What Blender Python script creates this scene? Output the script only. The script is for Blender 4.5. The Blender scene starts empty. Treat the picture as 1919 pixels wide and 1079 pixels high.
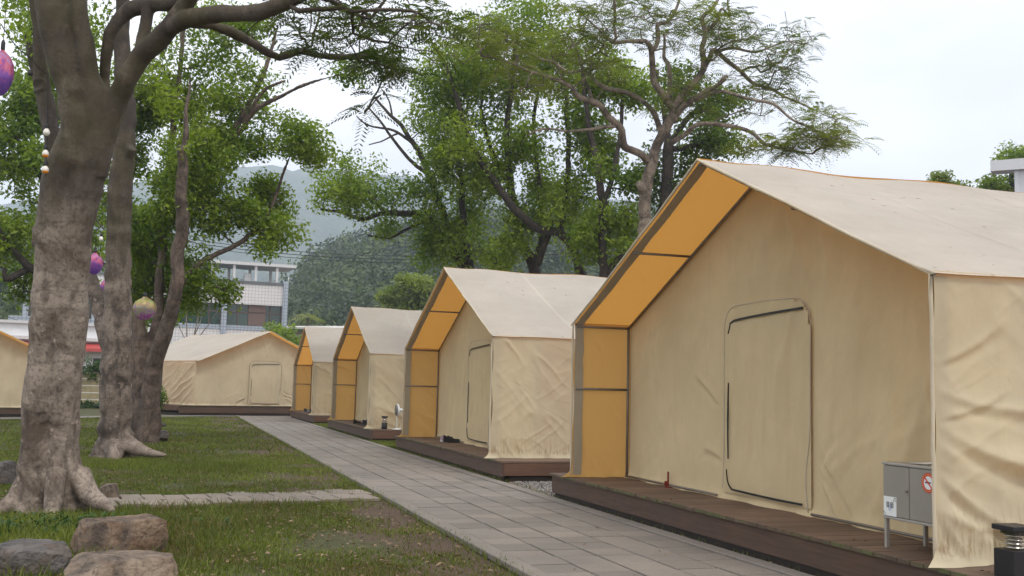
import bpy, math, random
import numpy as np
from math import radians as R_, pi
from mathutils import Matrix, Vector

S = bpy.context.scene
COL = S.collection

# ------------------------------------------------------------------ camera
F_PX = 1993.1
CAM = np.array([0.0, 0.0, 1.516])
RT = np.array([0.95308431, -0.30176579, 0.0238267])
UP = np.array([-0.05142205, -0.08383445, 0.99515203])
FW = np.array([0.29830534, 0.949689, 0.09541871])
cam = bpy.data.cameras.new('camera'); camo = bpy.data.objects.new('camera', cam); COL.objects.link(camo)
cam.sensor_width = 36; cam.lens = 36 * F_PX / 1919; cam.clip_end = 6000; cam.clip_start = 0.05
camo.matrix_world = Matrix(((RT[0], UP[0], -FW[0], CAM[0]), (RT[1], UP[1], -FW[1], CAM[1]), (RT[2], UP[2], -FW[2], CAM[2]), (0, 0, 0, 1)))
S.camera = camo

# ------------------------------------------------------------------ world, sun, exposure
SUN_EL, SUN_AZ = R_(60), R_(168)          # azimuth clockwise from +Y
W = bpy.data.worlds.new("World"); S.world = W; W.use_nodes = True
nt = W.node_tree; nt.nodes.clear()
def wn(t, **k):
    n = nt.nodes.new(t)
    for a, b in k.items(): setattr(n, a, b)
    return n
wo = wn('ShaderNodeOutputWorld'); bg = wn('ShaderNodeBackground'); bg.inputs[1].default_value = 0.1
sky = wn('ShaderNodeTexSky', sky_type='NISHITA', sun_disc=False, sun_elevation=SUN_EL, sun_rotation=SUN_AZ)
tc = wn('ShaderNodeTexCoord'); mp = wn('ShaderNodeMapping'); mp.inputs['Scale'].default_value = (1, 1, 2.2); mp.inputs['Location'].default_value = (0.35, 0.1, 0.2)
no = wn('ShaderNodeTexNoise'); no.inputs['Scale'].default_value = 2.1; no.inputs['Detail'].default_value = 5; no.inputs['Roughness'].default_value = .5
rp = wn('ShaderNodeValToRGB'); rp.color_ramp.elements[0].position = .36; rp.color_ramp.elements[1].position = .62
rp.color_ramp.elements[0].color = (11.2, 11.0, 11.9, 1); rp.color_ramp.elements[1].color = (16.4, 15.7, 15.4, 1)
mx = wn('ShaderNodeMixRGB'); mx.inputs[0].default_value = .94
nt.links.new(tc.outputs['Generated'], mp.inputs[0]); nt.links.new(mp.outputs[0], no.inputs[0]); nt.links.new(no.outputs[0], rp.inputs[0])
nt.links.new(sky.outputs[0], mx.inputs[1]); nt.links.new(rp.outputs[0], mx.inputs[2]); nt.links.new(mx.outputs[0], bg.inputs[0]); nt.links.new(bg.outputs[0], wo.inputs[0])
sl = bpy.data.lights.new('sun', 'SUN'); so = bpy.data.objects.new('sun', sl); COL.objects.link(so)
sl.energy = 1.5; sl.angle = R_(13); sl.color = (1, .95, .87)
sd = Vector((math.sin(SUN_AZ) * math.cos(SUN_EL), math.cos(SUN_AZ) * math.cos(SUN_EL), math.sin(SUN_EL)))
so.rotation_euler = sd.to_track_quat('Z', 'Y').to_euler()
S.view_settings.view_transform = 'Standard'; S.view_settings.look = 'None'; S.view_settings.exposure = 0.17; S.view_settings.gamma = 1
try:
    S.cycles.use_denoising = True; S.cycles.max_bounces = 8; S.cycles.volume_bounces = 4; S.cycles.transparent_max_bounces = 8
except Exception: pass

def P(px, py, D):
    """a point seen at photo pixel px,py standing D metres in front of the camera"""
    return CAM + (FW + RT * ((px - 959.5) / F_PX) + UP * ((539.5 - py) / F_PX)) * D

# ------------------------------------------------------------------ helpers
rng = np.random.default_rng(7)
def tag(o, label=None, cat=None, group=None, kind=None):
    if label: o['label'] = label
    if cat: o['category'] = cat
    if group: o['group'] = group
    if kind: o['kind'] = kind
    return o
def empty(name, loc=(0, 0, 0), rz=0.0, label=None, cat=None, group=None):
    o = bpy.data.objects.new(name, None); COL.objects.link(o); o.location = loc; o.rotation_euler = (0, 0, rz); o.empty_display_size = .2
    return tag(o, label, cat, group)
def link(name, me, mats, parent=None):
    o = bpy.data.objects.new(name, me); COL.objects.link(o)
    for m in (mats if isinstance(mats, (list, tuple)) else [mats]): me.materials.append(m)
    if parent: o.parent = parent
    return o
def fast(name, co, faces, mats, parent=None, smooth=False, tint=None, midx=None):
    """faces: (M,3) or (M,4) array"""
    co = np.asarray(co, dtype=np.float32); faces = np.asarray(faces, dtype=np.int32)
    me = bpy.data.meshes.new(name); k = faces.shape[1]
    me.vertices.add(len(co)); me.vertices.foreach_set('co', co.ravel())
    me.loops.add(faces.size); me.loops.foreach_set('vertex_index', faces.ravel())
    me.polygons.add(len(faces)); me.polygons.foreach_set('loop_start', np.arange(0, faces.size, k, dtype=np.int32))
    me.polygons.foreach_set('loop_total', np.full(len(faces), k, dtype=np.int32))
    if smooth: me.polygons.foreach_set('use_smooth', np.ones(len(faces), dtype=bool))
    if midx is not None: me.polygons.foreach_set('material_index', np.asarray(midx, dtype=np.int32))
    me.update(calc_edges=True); me.validate()
    if tint is not None:
        a = me.attributes.new('tint', 'FLOAT', 'FACE'); a.data.foreach_set('value', np.asarray(tint, dtype=np.float32))
    return link(name, me, mats, parent)

class MB:
    """collects polygons, then links them as one mesh object"""
    def __init__(s): s.v = []; s.f = []; s.m = []; s.t = []
    def add(s, V, Fc, mi=0, t=0.5):
        b = len(s.v); s.v += [tuple(map(float, p)) for p in V]
        for f in Fc: s.f.append([b + int(i) for i in f]); s.m.append(mi); s.t.append(t)
    def box(s, c, size, mi=0, M=None, t=0.5, bev=0.0):
        x, y, z = size[0] / 2, size[1] / 2, size[2] / 2
        if bev <= 0:
            V = [(-x, -y, -z), (x, -y, -z), (x, y, -z), (-x, y, -z), (-x, -y, z), (x, -y, z), (x, y, z), (-x, y, z)]
            Fc = [(0, 3, 2, 1), (4, 5, 6, 7), (0, 1, 5, 4), (1, 2, 6, 5), (2, 3, 7, 6), (3, 0, 4, 7)]
        else:
            b = bev; V = []; Fc = []
            for zz, ins in ((-z, b), (-z + b, 0), (z - b, 0), (z, b)):
                X, Y = x - ins, y - ins
                c8 = b if ins == 0 else b * .5
                V += [(-X + c8, -Y, zz), (X - c8, -Y, zz), (X, -Y + c8, zz), (X, Y - c8, zz), (X - c8, Y, zz), (-X + c8, Y, zz), (-X, Y - c8, zz), (-X, -Y + c8, zz)]
            Fc.append(tuple(range(7, -1, -1))); Fc.append(tuple(range(24, 32)))
            for r in range(3):
                for k in range(8): Fc.append((r * 8 + k, r * 8 + (k + 1) % 8, r * 8 + 8 + (k + 1) % 8, r * 8 + 8 + k))
        if M is not None: V = [M @ Vector(p) for p in V]
        V = [(p[0] + c[0], p[1] + c[1], p[2] + c[2]) for p in V]
        s.add(V, Fc, mi, t)
    def tube(s, pts, rad, seg=8, mi=0, cap=True, t=0.5):
        V, Fc = tube(pts, rad, seg, cap); s.add(V, Fc, mi, t)
    def lathe(s, prof, c=(0, 0, 0), seg=24, mi=0, closed=False):
        V = []; n = len(prof)
        for r, z in prof:
            for k in range(seg):
                a = 2 * pi * k / seg; V.append((c[0] + r * math.cos(a), c[1] + r * math.sin(a), c[2] + z))
        Fc = []
        for i in range(n - 1):
            for k in range(seg): Fc.append((i * seg + k, i * seg + (k + 1) % seg, (i + 1) * seg + (k + 1) % seg, (i + 1) * seg + k))
        Fc.append(tuple(range(seg - 1, -1, -1))); Fc.append(tuple((n - 1) * seg + k for k in range(seg)))
        s.add(V, Fc, mi)
    def build(s, name, mats, parent=None, smooth=False, tint=False):
        me = bpy.data.meshes.new(name); me.from_pydata(s.v, [], s.f)
        me.polygons.foreach_set('material_index', np.array(s.m, dtype=np.int32))
        if smooth: me.polygons.foreach_set('use_smooth', np.ones(len(s.f), dtype=bool))
        if tint:
            a = me.attributes.new('tint', 'FLOAT', 'FACE'); a.data.foreach_set('value', np.array(s.t, dtype=np.float32))
        me.update()
        return link(name, me, mats, parent)

def tube(pts, rad, seg=8, cap=True):
    pts = np.asarray(pts, float); n = len(pts); rad = np.full(n, rad, float) if np.isscalar(rad) else np.asarray(rad, float)
    tg = np.gradient(pts, axis=0); tg /= np.linalg.norm(tg, axis=1)[:, None] + 1e-12
    a = np.array([0, 0, 1.0]) if abs(tg[0][2]) < .9 else np.array([1.0, 0, 0])
    V = []
    ang = np.arange(seg) * 2 * pi / seg
    for i in range(n):
        a = a - tg[i] * (a @ tg[i]); a /= np.linalg.norm(a) + 1e-12; b = np.cross(tg[i], a)
        V.append(pts[i] + rad[i] * (np.cos(ang)[:, None] * a + np.sin(ang)[:, None] * b))
    V = np.concatenate(V); Fc = []
    for i in range(n - 1):
        for k in range(seg): Fc.append((i * seg + k, i * seg + (k + 1) % seg, (i + 1) * seg + (k + 1) % seg, (i + 1) * seg + k))
    if cap: Fc.append(tuple(range(seg - 1, -1, -1))); Fc.append(tuple((n - 1) * seg + k for k in range(seg)))
    return V, Fc
def smoothline(pts, vals, step):
    """Catmull-Rom resample of a polyline with per-point values"""
    pts = np.asarray(pts, float); vals = np.asarray(vals, float); out = []; ov = []
    n = len(pts)
    for i in range(n - 1):
        p0, p1, p2, p3 = pts[max(i - 1, 0)], pts[i], pts[i + 1], pts[min(i + 2, n - 1)]
        m = max(1, int(np.linalg.norm(p2 - p1) / step))
        for t in np.arange(m) / m:
            out.append(.5 * (2 * p1 + (p2 - p0) * t + (2 * p0 - 5 * p1 + 4 * p2 - p3) * t * t + (3 * p1 - p0 - 3 * p2 + p3) * t ** 3)); ov.append(vals[i] * (1 - t) + vals[i + 1] * t)
    out.append(pts[-1]); ov.append(vals[-1])
    return np.array(out), np.array(ov)
def noise3(p, seed=0):
    p = np.asarray(p, float) + seed * 17.31
    i = np.floor(p).astype(np.int64); f = p - i; f = f * f * (3 - 2 * f)
    def h(a, b, c):
        n = (a * 374761393 + b * 668265263 + c * 2147483647 + 144665) & 0xFFFFFFFF
        n = ((n ^ (n >> 13)) * 1274126177) & 0xFFFFFFFF; n = n ^ (n >> 16)
        return (n & 0xFFFF) / 65535.0
    x, y, z = i[..., 0], i[..., 1], i[..., 2]; r = 0
    for dx in (0, 1):
        for dy in (0, 1):
            for dz in (0, 1):
                w = (f[..., 0] if dx else 1 - f[..., 0]) * (f[..., 1] if dy else 1 - f[..., 1]) * (f[..., 2] if dz else 1 - f[..., 2])
                r = r + w * h(x + dx, y + dy, z + dz)
    return r * 2 - 1
def fbm(p, oct=4, seed=0):
    p = np.asarray(p, float); r = 0; a = 1.0; s = 0
    for k in range(oct): r = r + a * noise3(p * 2 ** k, seed + k); s += a; a *= .5
    return r / s

# ------------------------------------------------------------------ materials
class NM:
    def __init__(s, name):
        s.m = bpy.data.materials.new(name); s.m.use_nodes = True; s.t = s.m.node_tree; s.t.nodes.clear()
        s.out = s.n('ShaderNodeOutputMaterial')
    def n(s, t, ins=None, **k):
        n = s.t.nodes.new(t)
        for a, b in k.items(): setattr(n, a, b)
        for a, b in (ins or {}).items(): s.set(n.inputs[a], b)
        return n
    def set(s, sock, v):
        if isinstance(v, bpy.types.NodeSocket): s.t.links.new(v, sock)
        elif isinstance(v, bpy.types.Node): s.t.links.new(v.outputs[0], sock)
        elif isinstance(v, (tuple, list)) and len(v) == 3 and sock.type == 'RGBA': sock.default_value = (*v, 1)
        else: sock.default_value = v
    def coord(s, scale=(1, 1, 1), kind='Object'):
        c = s.n('ShaderNodeTexCoord'); m = s.n('ShaderNodeMapping', {0: c.outputs[kind], 'Scale': scale}); return m.outputs[0]
    def noise(s, vec, scale, detail=4, rough=.55, dist=0): return s.n('ShaderNodeTexNoise', {'Vector': vec, 'Scale': scale, 'Detail': detail, 'Roughness': rough, 'Distortion': dist}).outputs[0]
    def ramp(s, f, stops, interp='LINEAR'):
        r = s.n('ShaderNodeValToRGB', {0: f}); cr = r.color_ramp; cr.interpolation = interp
        while len(cr.elements) < len(stops): cr.elements.new(.5)
        for e, (p, c) in zip(cr.elements, stops): e.position = p; e.color = (*c, 1) if not np.isscalar(c) else (c, c, c, 1)
        return r.outputs[0]
    def mix(s, f, a, b, mode='MIX'): return s.n('ShaderNodeMixRGB', {0: f, 1: a, 2: b}, blend_type=mode).outputs[0]
    def math(s, op, a, b=0.0): return s.n('ShaderNodeMath', {0: a, 1: b}, operation=op).outputs[0]
    def bump(s, h, strength=.3, dist=.02, normal=None):
        d = {'Height': h, 'Strength': strength, 'Distance': dist}
        if normal is not None: d['Normal'] = normal
        return s.n('ShaderNodeBump', d).outputs[0]
    def pbr(s, col, rough=.7, normal=None, **k):
        d = {'Base Color': col, 'Roughness': rough}
        if normal is not None: d['Normal'] = normal
        b = s.n('ShaderNodeBsdfPrincipled', d)
        for a, v in k.items(): s.set(b.inputs[a.replace('_', ' ')], v)
        s.t.links.new(b.outputs[0], s.out.inputs[0]); return s.m
    def surf(s, sh): s.t.links.new(sh if isinstance(sh, bpy.types.NodeSocket) else sh.outputs[0], s.out.inputs[0]); return s.m
    def attr(s, name='tint'): return s.n('ShaderNodeAttribute', attribute_name=name).outputs['Fac']

def plain(name, col, rough=.6, metal=0.0, var=.12, scale=8, bump=.1, dist=.004):
    m = NM(name); v = m.coord(); f = m.noise(v, scale, 5)
    c = m.mix(m.ramp(f, [(.3, 0), (.7, 1)]), tuple(x * (1 - var) for x in col), tuple(min(1, x * (1 + var)) for x in col))
    return m.pbr(c, rough, m.bump(m.noise(v, scale * 6, 3), bump, dist), Metallic=metal)

def canvas(name, col, trans, fac, speck=False, dirt=0.0, wr=.35, inner=None):
    m = NM(name); v = m.coord()
    big = m.noise(v, .9, 4); med = m.noise(v, 5, 5)
    c = m.mix(m.ramp(big, [(.3, 0), (.7, 1)]), tuple(x * .89 for x in col), tuple(x * 1.06 for x in col))
    c = m.mix(m.math('MULTIPLY', m.ramp(m.noise(m.coord((4, 4, .5)), 1.6, 5), [(.52, 0), (.75, 1)]), .3), c, tuple(x * .8 for x in col))
    c = m.mix(m.math('MULTIPLY', m.ramp(med, [(.45, 0), (.75, 1)]), .35), c, tuple(x * .86 for x in col))
    if speck:
        vo = m.n('ShaderNodeTexVoronoi', {'Vector': v, 'Scale': 9.0, 'Randomness': 1.0})
        sz = m.n('ShaderNodeTexWhiteNoise', {0: vo.outputs['Position']}).outputs[0]
        thr = m.math('MULTIPLY', m.math('POWER', sz, 4.0), .24)
        sp = m.math('LESS_THAN', vo.outputs['Distance'], thr)
        sp = m.math('MULTIPLY', sp, m.ramp(m.noise(v, .5, 3), [(.4, .1), (.62, .9)]))
        c = m.mix(sp, c, (.16, .12, .09))
        c = m.mix(m.math('MULTIPLY', m.ramp(m.noise(m.coord((.5, 3, 1)), 1.3, 5), [(.5, 0), (.8, 1)]), .25), c, tuple(x * .7 for x in col))
    if dirt > 0:     # splashed soil and mildew streaks just above the hem
        sx = m.n('ShaderNodeSeparateXYZ', {0: m.coord()}); z = sx.outputs[2]
        low = m.ramp(z, [(.03, 0), (.10, 1), (.22, .45), (.5, 0)])
        st = m.ramp(m.noise(m.coord((9, 9, .8)), 4, 4), [(.48, 0), (.72, 1)])
        c = m.mix(m.math('MULTIPLY', m.math('MULTIPLY', low, st), dirt), c, (.22, .12, .05))
    # woven ripstop lines plus soft creases
    wv = m.math('ADD', m.n('ShaderNodeTexWave', {'Vector': v, 'Scale': 60.0}, bands_direction='X').outputs[1], m.n('ShaderNodeTexWave', {'Vector': v, 'Scale': 60.0}, bands_direction='Z').outputs[1])
    cr = m.noise(m.coord((1, 1, .6)), 2.6, 4, .5, 1.2)
    ridg = m.math('ABSOLUTE', m.math('SUBTRACT', cr, .5))
    nrm = m.bump(ridg, wr, .12); nrm = m.bump(m.noise(v, 14, 4), .12, .01, nrm); nrm = m.bump(wv, .05, .001, nrm)
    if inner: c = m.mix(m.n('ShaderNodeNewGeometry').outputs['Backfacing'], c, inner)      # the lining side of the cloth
    d = m.n('ShaderNodeBsdfDiffuse', {'Color': c, 'Roughness': .6, 'Normal': nrm}); t = m.n('ShaderNodeBsdfTranslucent', {'Color': trans, 'Normal': nrm})
    return m.surf(m.n('ShaderNodeMixShader', {0: fac, 1: d.outputs[0], 2: t.outputs[0]}))

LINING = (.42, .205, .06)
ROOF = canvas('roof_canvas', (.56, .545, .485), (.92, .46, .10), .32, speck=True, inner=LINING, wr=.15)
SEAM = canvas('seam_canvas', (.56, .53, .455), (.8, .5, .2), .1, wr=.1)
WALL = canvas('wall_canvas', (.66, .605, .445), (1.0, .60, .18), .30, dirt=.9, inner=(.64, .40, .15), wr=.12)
GABLE = canvas('gable_canvas', (.62, .56, .405), (.85, .55, .25), .18, dirt=.4, wr=.12)
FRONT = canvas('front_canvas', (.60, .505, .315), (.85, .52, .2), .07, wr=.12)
EDGE = canvas('edge_canvas', (.60, .53, .40), (.8, .6, .3), .03)
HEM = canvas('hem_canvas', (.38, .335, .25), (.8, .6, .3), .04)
PIPE = plain('grey_piping', (.46, .42, .35), .8)
ZIP = plain('black_zip', (.012, .012, .012), .5)
POLE = plain('bronze_pole', (.19, .165, .14), .5, .3)

def wood(name, col, axis, moss=0):
    m = NM(name); sc = [7, 7, 7]; sc[axis] = .35
    g = m.noise(m.coord(tuple(sc)), 6, 6, .6, .6); t = m.attr()
    c = m.mix(m.ramp(g, [(.25, 0), (.75, 1)]), tuple(x * .62 for x in col), tuple(x * 1.25 for x in col))
    c = m.mix(1.0, c, m.ramp(t, [(0, .72), (1, 1.25)]), 'MULTIPLY')
    c = m.mix(m.math('MULTIPLY', m.ramp(m.noise(m.coord(), 1.2, 5), [(.45, 0), (.75, 1)]), .5), c, (.05, .035, .025))
    if moss:
        c = m.mix(m.math('MULTIPLY', m.ramp(m.noise(m.coord(), 5, 5), [(.42, 0), (.6, 1)]), moss), c, (.085, .105, .03))
    return m.pbr(c, .62, m.bump(g, .25, .006))
DECK = wood('deck_board', (.142, .09, .06), 0)
DECKEND = wood('mossy_board_end', (.11, .07, .045), 2, .75)
FASCIA = wood('brown_fascia', (.088, .05, .032), 1)
FASCIAX = wood('brown_fascia_side', (.115, .058, .036), 0)
DARKW = wood('dark_skirting', (.03, .022, .018), 1)

def leafmat(name, a, b, tr=.35, dry=None):
    m = NM(name); t = m.attr(); c = m.ramp(t, [(0, a), (1, b)] if dry is None else [(0, dry), (.12, dry), (.2, a), (1, b)])
    d = m.n('ShaderNodeBsdfPrincipled', {'Base Color': c, 'Roughness': .5, 'Specular IOR Level': .3})
    tt = m.n('ShaderNodeBsdfTranslucent', {'Color': m.mix(1, c, (1.5, 1.7, .7), 'MULTIPLY')})
    return m.surf(m.n('ShaderNodeMixShader', {0: tr, 1: d.outputs[0], 2: tt.outputs[0]}))
LEAF = leafmat('camphor_leaf', (0.0663, 0.1215, 0.0111), (0.2761, 0.3451, 0.0414), .45)
LEAFD = leafmat('dark_leaf', (0.039, 0.078, 0.0117), (0.156, 0.2145, 0.0338), .42)
LEAFY = leafmat('bright_leaf', (0.088, 0.132, 0.0154), (0.264, 0.308, 0.044))
FEATHER = leafmat('feathery_leaf', (0.0618, 0.0908, 0.0138), (0.2338, 0.2475, 0.0482), .4)
FEATHERD = leafmat('dark_feathery_leaf', (0.0264, 0.0504, 0.0096), (0.12, 0.144, 0.0264), .35)
FARLEAF = leafmat('hill_leaf', (.010, .028, .007), (.095, .135, .028), .2)
GRASS = leafmat('grass_blade', (.058, .085, .013), (.20, .225, .042), .35, (.15, .115, .045))
IVY = leafmat('ivy_leaf', (.02, .05, .012), (.06, .12, .025), .2)

def bark(name, dark, light, ring=.0, moss_z=None, scale=1.0, rough=.3):
    m = NM(name); v = m.coord()
    n1 = m.noise(v, 1.7 * scale, 10, .7, .5); n2 = m.noise(m.coord((1, 1, .35)), 6 * scale, 6, .65); n3 = m.noise(v, 30 * scale, 4, .6)
    c = m.mix(m.ramp(n1, [(.40, 0), (.56, 1)]), dark, light)
    c = m.mix(m.math('MULTIPLY', m.ramp(n2, [(.52, 0), (.62, 1)]), .6), c, tuple(x * .42 for x in dark))
    c = m.mix(m.math('MULTIPLY', m.ramp(n3, [(.36, 1), (.5, 0)]), .55), c, tuple(x * .55 for x in dark))
    c = m.mix(m.math('MULTIPLY', m.ramp(m.noise(v, 9 * scale, 5), [(.62, 0), (.70, 1)]), .6), c, tuple(min(1, x * 1.5) for x in light))
    h = m.math('ADD', m.math('MULTIPLY', n2, .6), m.math('MULTIPLY', n3, .5))
    if ring:
        wv = m.n('ShaderNodeTexWave', {'Vector': v, 'Scale': 1.1, 'Distortion': 9.0, 'Detail': 4.0, 'Detail Scale': .6}, bands_direction='Z').outputs[1]
        ln = m.math('MULTIPLY', m.ramp(wv, [(.0, 1), (.05, 0)]), m.ramp(m.noise(v, 3, 3), [(.45, 0), (.6, 1)]))
        c = m.mix(m.math('MULTIPLY', ln, ring), c, tuple(x * .35 for x in dark))
    if moss_z:
        z = m.n('ShaderNodeSeparateXYZ', {0: v}).outputs[2]
        f = m.math('MULTIPLY', m.n('ShaderNodeMapRange', {0: z, 1: moss_z[0], 2: moss_z[1]}).outputs[0], m.ramp(m.noise(m.coord((1, 1, .25)), 2.2, 5), [(.30, .55), (.46, 1)]))
        c = m.mix(m.math('MULTIPLY', f, .85), c, m.mix(m.ramp(m.noise(v, 1.1, 4), [(.42, 0), (.58, 1)]), (.034, .024, .018), (.044, .036, .013)))
    ck = m.n('ShaderNodeTexVoronoi', {'Vector': m.mix(.25, m.coord((1, 1, .3)), m.n('ShaderNodeTexNoise', {'Vector': v, 'Scale': 4.0}).outputs[1]), 'Scale': 9.0 * scale}, feature='DISTANCE_TO_EDGE').outputs[0]
    ckm = m.math('MULTIPLY', m.ramp(ck, [(0, 1), (.05, 0)]), m.ramp(m.noise(v, 2.4, 4), [(.42, 0), (.6, 1)]))
    c = m.mix(m.math('MULTIPLY', ckm, max(0, rough - .25) * 1.3 + .07), c, tuple(x * .35 for x in dark)); h = m.math('SUBTRACT', h, m.math('MULTIPLY', ckm, .15 + max(0, rough - .3)))
    sc = m.attr('scar'); c = m.mix(sc, c, (.045, .033, .026))
    return m.pbr(c, .85, m.bump(h, rough + .25, .03))
BARK1 = bark('pale_smooth_bark', (.085, .060, .044), (.285, .235, .19), .35, (2.9, 3.8), .8)
BARK2 = bark('grey_bark', (.06, .044, .034), (.225, .18, .145), .25, (3.4, 4.8))
BARK3 = bark('brown_bark', (.05, .034, .026), (.155, .113, .087), 0, None, 1.4, .6)
BARKD = bark('dark_bark', (.022, .017, .013), (.06, .046, .036), 0, None, 1.4, .6)
BARKE = bark('mottled_bark', (.085, .064, .048), (.26, .21, .16), 0, None, 1.3, .5)

def rockmat(name, a, b, rust):
    m = NM(name); v = m.coord(); n1 = m.noise(v, 4, 7, .62, .6); n2 = m.noise(v, 22, 5)
    c = m.mix(m.ramp(n1, [(.38, 0), (.6, 1)]), a, b)
    c = m.mix(m.math('MULTIPLY', m.ramp(m.noise(v, 2.6, 5, .6, 1), [(.48, 0), (.62, 1)]), rust), c, (.125, .072, .04))
    c = m.mix(m.math('MULTIPLY', m.ramp(n2, [(.3, 1), (.46, 0)]), .6), c, tuple(x * .35 for x in a))
    cr = m.n('ShaderNodeTexVoronoi', {'Vector': m.mix(.3, v, m.n('ShaderNodeTexNoise', {'Vector': v, 'Scale': 3.0}).outputs[1]), 'Scale': 2.5}, feature='DISTANCE_TO_EDGE').outputs[0]
    c = m.mix(m.math('MULTIPLY', m.ramp(cr, [(0, 1), (.02, 0)]), .45), c, tuple(x * .3 for x in a))
    return m.pbr(c, .85, m.bump(m.math('ADD', n1, m.math('MULTIPLY', n2, .6)), 1.0, .05))
ROCK_BROWN = rockmat('brown_rock', (.06, .042, .03), (.21, .15, .10), .8)
ROCK_GREY = rockmat('grey_rock', (.05, .046, .044), (.12, .11, .102), .35)
ROCK_TAN = rockmat('tan_rock', (.075, .057, .043), (.24, .185, .135), .45)

def paving(name, base):
    m = NM(name); v = m.coord(); t = m.attr()
    c = m.mix(1, base, m.ramp(t, [(0, (.82, .81, .8)), (.5, (.98, .97, .96)), (1, (1.12, 1.07, 1.04))]), 'MULTIPLY')
    c = m.mix(m.math('MULTIPLY', m.ramp(m.noise(v, .8, 6, .6), [(.4, 0), (.7, 1)]), .6), c, tuple(x * .58 for x in base))
    c = m.mix(m.math('MULTIPLY', m.ramp(m.noise(v, 45, 4), [(.35, 1), (.5, 0)]), .35), c, tuple(x * .55 for x in base))
    return m.pbr(c, .8, m.bump(m.noise(v, 60, 4), .25, .004))
PAVE = paving('grey_paver', (.205, .186, .163))
PAVE2 = paving('worn_slab', (.25, .215, .175))
JOINT = plain('joint_soil', (.022, .018, .014), .95, 0, .4, 30)

def ground_mat():
    m = NM('lawn_ground'); v = m.coord(); t = m.noise(v, .55, 6, .6, .4); f = m.noise(v, 9, 6, .65); g = m.noise(v, 60, 4)
    soil = m.mix(m.ramp(g, [(.3, 0), (.7, 1)]), (.042, .027, .016), (.115, .074, .046))
    gr = m.mix(m.ramp(f, [(.3, 0), (.7, 1)]), (.030, .034, .010), (.078, .083, .022))
    pr = m.n('ShaderNodeSeparateXYZ', {0: v}); x = pr.outputs[0]
    edge = m.n('ShaderNodeMapRange', {0: x, 1: .9, 2: 2.9}).outputs[0]       # worn earth beside the path
    k = m.math('ADD', m.math('MULTIPLY', t, 1.0), m.math('MULTIPLY', edge, -.22))
    k = m.math('ADD', k, m.math('MULTIPLY', m.math('SUBTRACT', f, .5), .45))
    c = m.mix(m.ramp(k, [(.37, 0), (.47, 1)]), soil, gr)
    return m.pbr(c, .95, m.bump(m.math('ADD', f, g), .6, .03))
GROUND = ground_mat()
LITTER = leafmat('dead_leaf', (.07, .04, .022), (.28, .19, .12), .1)
PEBBLE = leafmat('gravel_stone', (.07, .065, .06), (.33, .31, .28), .0)
SOIL = plain('dark_soil', (.04, .031, .023), .95, 0, .5, 22, .6, .03)

# ------------------------------------------------------------------ ground, path
HD, HE, HR, TW, PD, X0 = .354, 2.10, 3.654, 7.269, .831, 5.209
TY = [6.398, 17.59, 29.62, 42.326]
def sheet(name, poly, z, mat):
    me = bpy.data.meshes.new(name); me.from_pydata([(x, y, z) for x, y in poly], [], [list(range(len(poly)))]); o = link(name, me, mat); o['kind'] = 'structure'; return o
# one ground sheet, finer near the camera, with a little unevenness
def lawn_h(x, y):
    p = np.stack([x * .6, y * .6, np.zeros_like(x)], -1)
    return np.where((np.abs(x) < 60) & (y < 120) & (y > -20), .018 * fbm(p, 3, 5), 0.0) - .02
gx = np.unique(np.concatenate([np.array([-2300, -900, -300, -120, -60]), np.arange(-30, 40, .5), np.array([60, 120, 300, 900, 2300])]))
gy = np.unique(np.concatenate([np.array([-45, -20.]), np.arange(-5, 70, .5), np.array([90, 120, 300, 700, 1300, 2250])]))
GX, GY = np.meshgrid(gx, gy, indexing='ij'); gz = lawn_h(GX, GY)
def gridfaces(nu, nv):
    i = np.arange(nu - 1)[:, None] * nv + np.arange(nv - 1)[None, :]
    return np.stack([i, i + nv, i + nv + 1, i + 1], -1).reshape(-1, 4)
g = fast('ground', np.stack([GX, GY, gz], -1).reshape(-1, 3), gridfaces(len(gx), len(gy)), GROUND, smooth=True); g['kind'] = 'structure'

rs = random.Random(3)
b = MB(); b.box((3.97, 28.2, -.008), (2.3, 44.6, .02), 1)
PX0, PX1, PITCH = 2.97, 4.97, .4
y = 6.0
row = 0
while y < 50.3:
    for k in range(5):
        gx_, gap = .021 + rs.random() * .006, .021 + rs.random() * .010
        cx = PX0 + PITCH * (k + .5); dz = rs.uniform(-.003, .003); off = rs.uniform(-.006, .006)
        M = Matrix.Rotation(rs.uniform(-.006, .006), 3, 'Z') @ Matrix.Rotation(rs.uniform(-.004, .004), 3, 'X')
        b.box((cx, y + PITCH / 2 + off, .012 + dz), (PITCH - gx_, PITCH - gap, .036), 0, M, min(1, max(0, rs.gauss(.5, .33))), .005)
    row += 1; y += PITCH
b.build('path', [PAVE, JOINT], None, False, True)['kind'] = 'structure'
for nm, cx in (('path_kerb', 2.875), ('path_kerb', 5.055)):
    b = MB(); y = 6.0
    while y < 50.3:
        b.box((cx + rs.uniform(-.004, .004), y + .5, .016), (.165, .992, .06), 0, Matrix.Rotation(rs.uniform(-.003, .003), 3, 'Z'), rs.uniform(.4, 1), .008); y += 1.0
    b.build(nm, [PAVE], None, False, True)['kind'] = 'structure'
# side path of narrow slabs across the lawn
b = MB(); n = 13
for k in range(n):
    x = -.72 + k * .272; yc = 14.25 + (x + .5) * .19 + .1 * math.sin(k * 1.3)
    M0 = Matrix.Rotation(.12 + rs.uniform(-.03, .03), 3, 'Z')
    for j in (0, 1):
        if x > 2.7 and j == 1: continue
        b.box((x, yc - .29 + j * .59, .012 + rs.uniform(-.004, .006)), (.258, .575, .05), 0, M0 @ Matrix.Rotation(rs.uniform(-.012, .012), 3, 'Y'), min(1, max(0, rs.gauss(.5, .25))), .008)
b.build('side_path', [PAVE2], None, False, True)['kind'] = 'structure'
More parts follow.
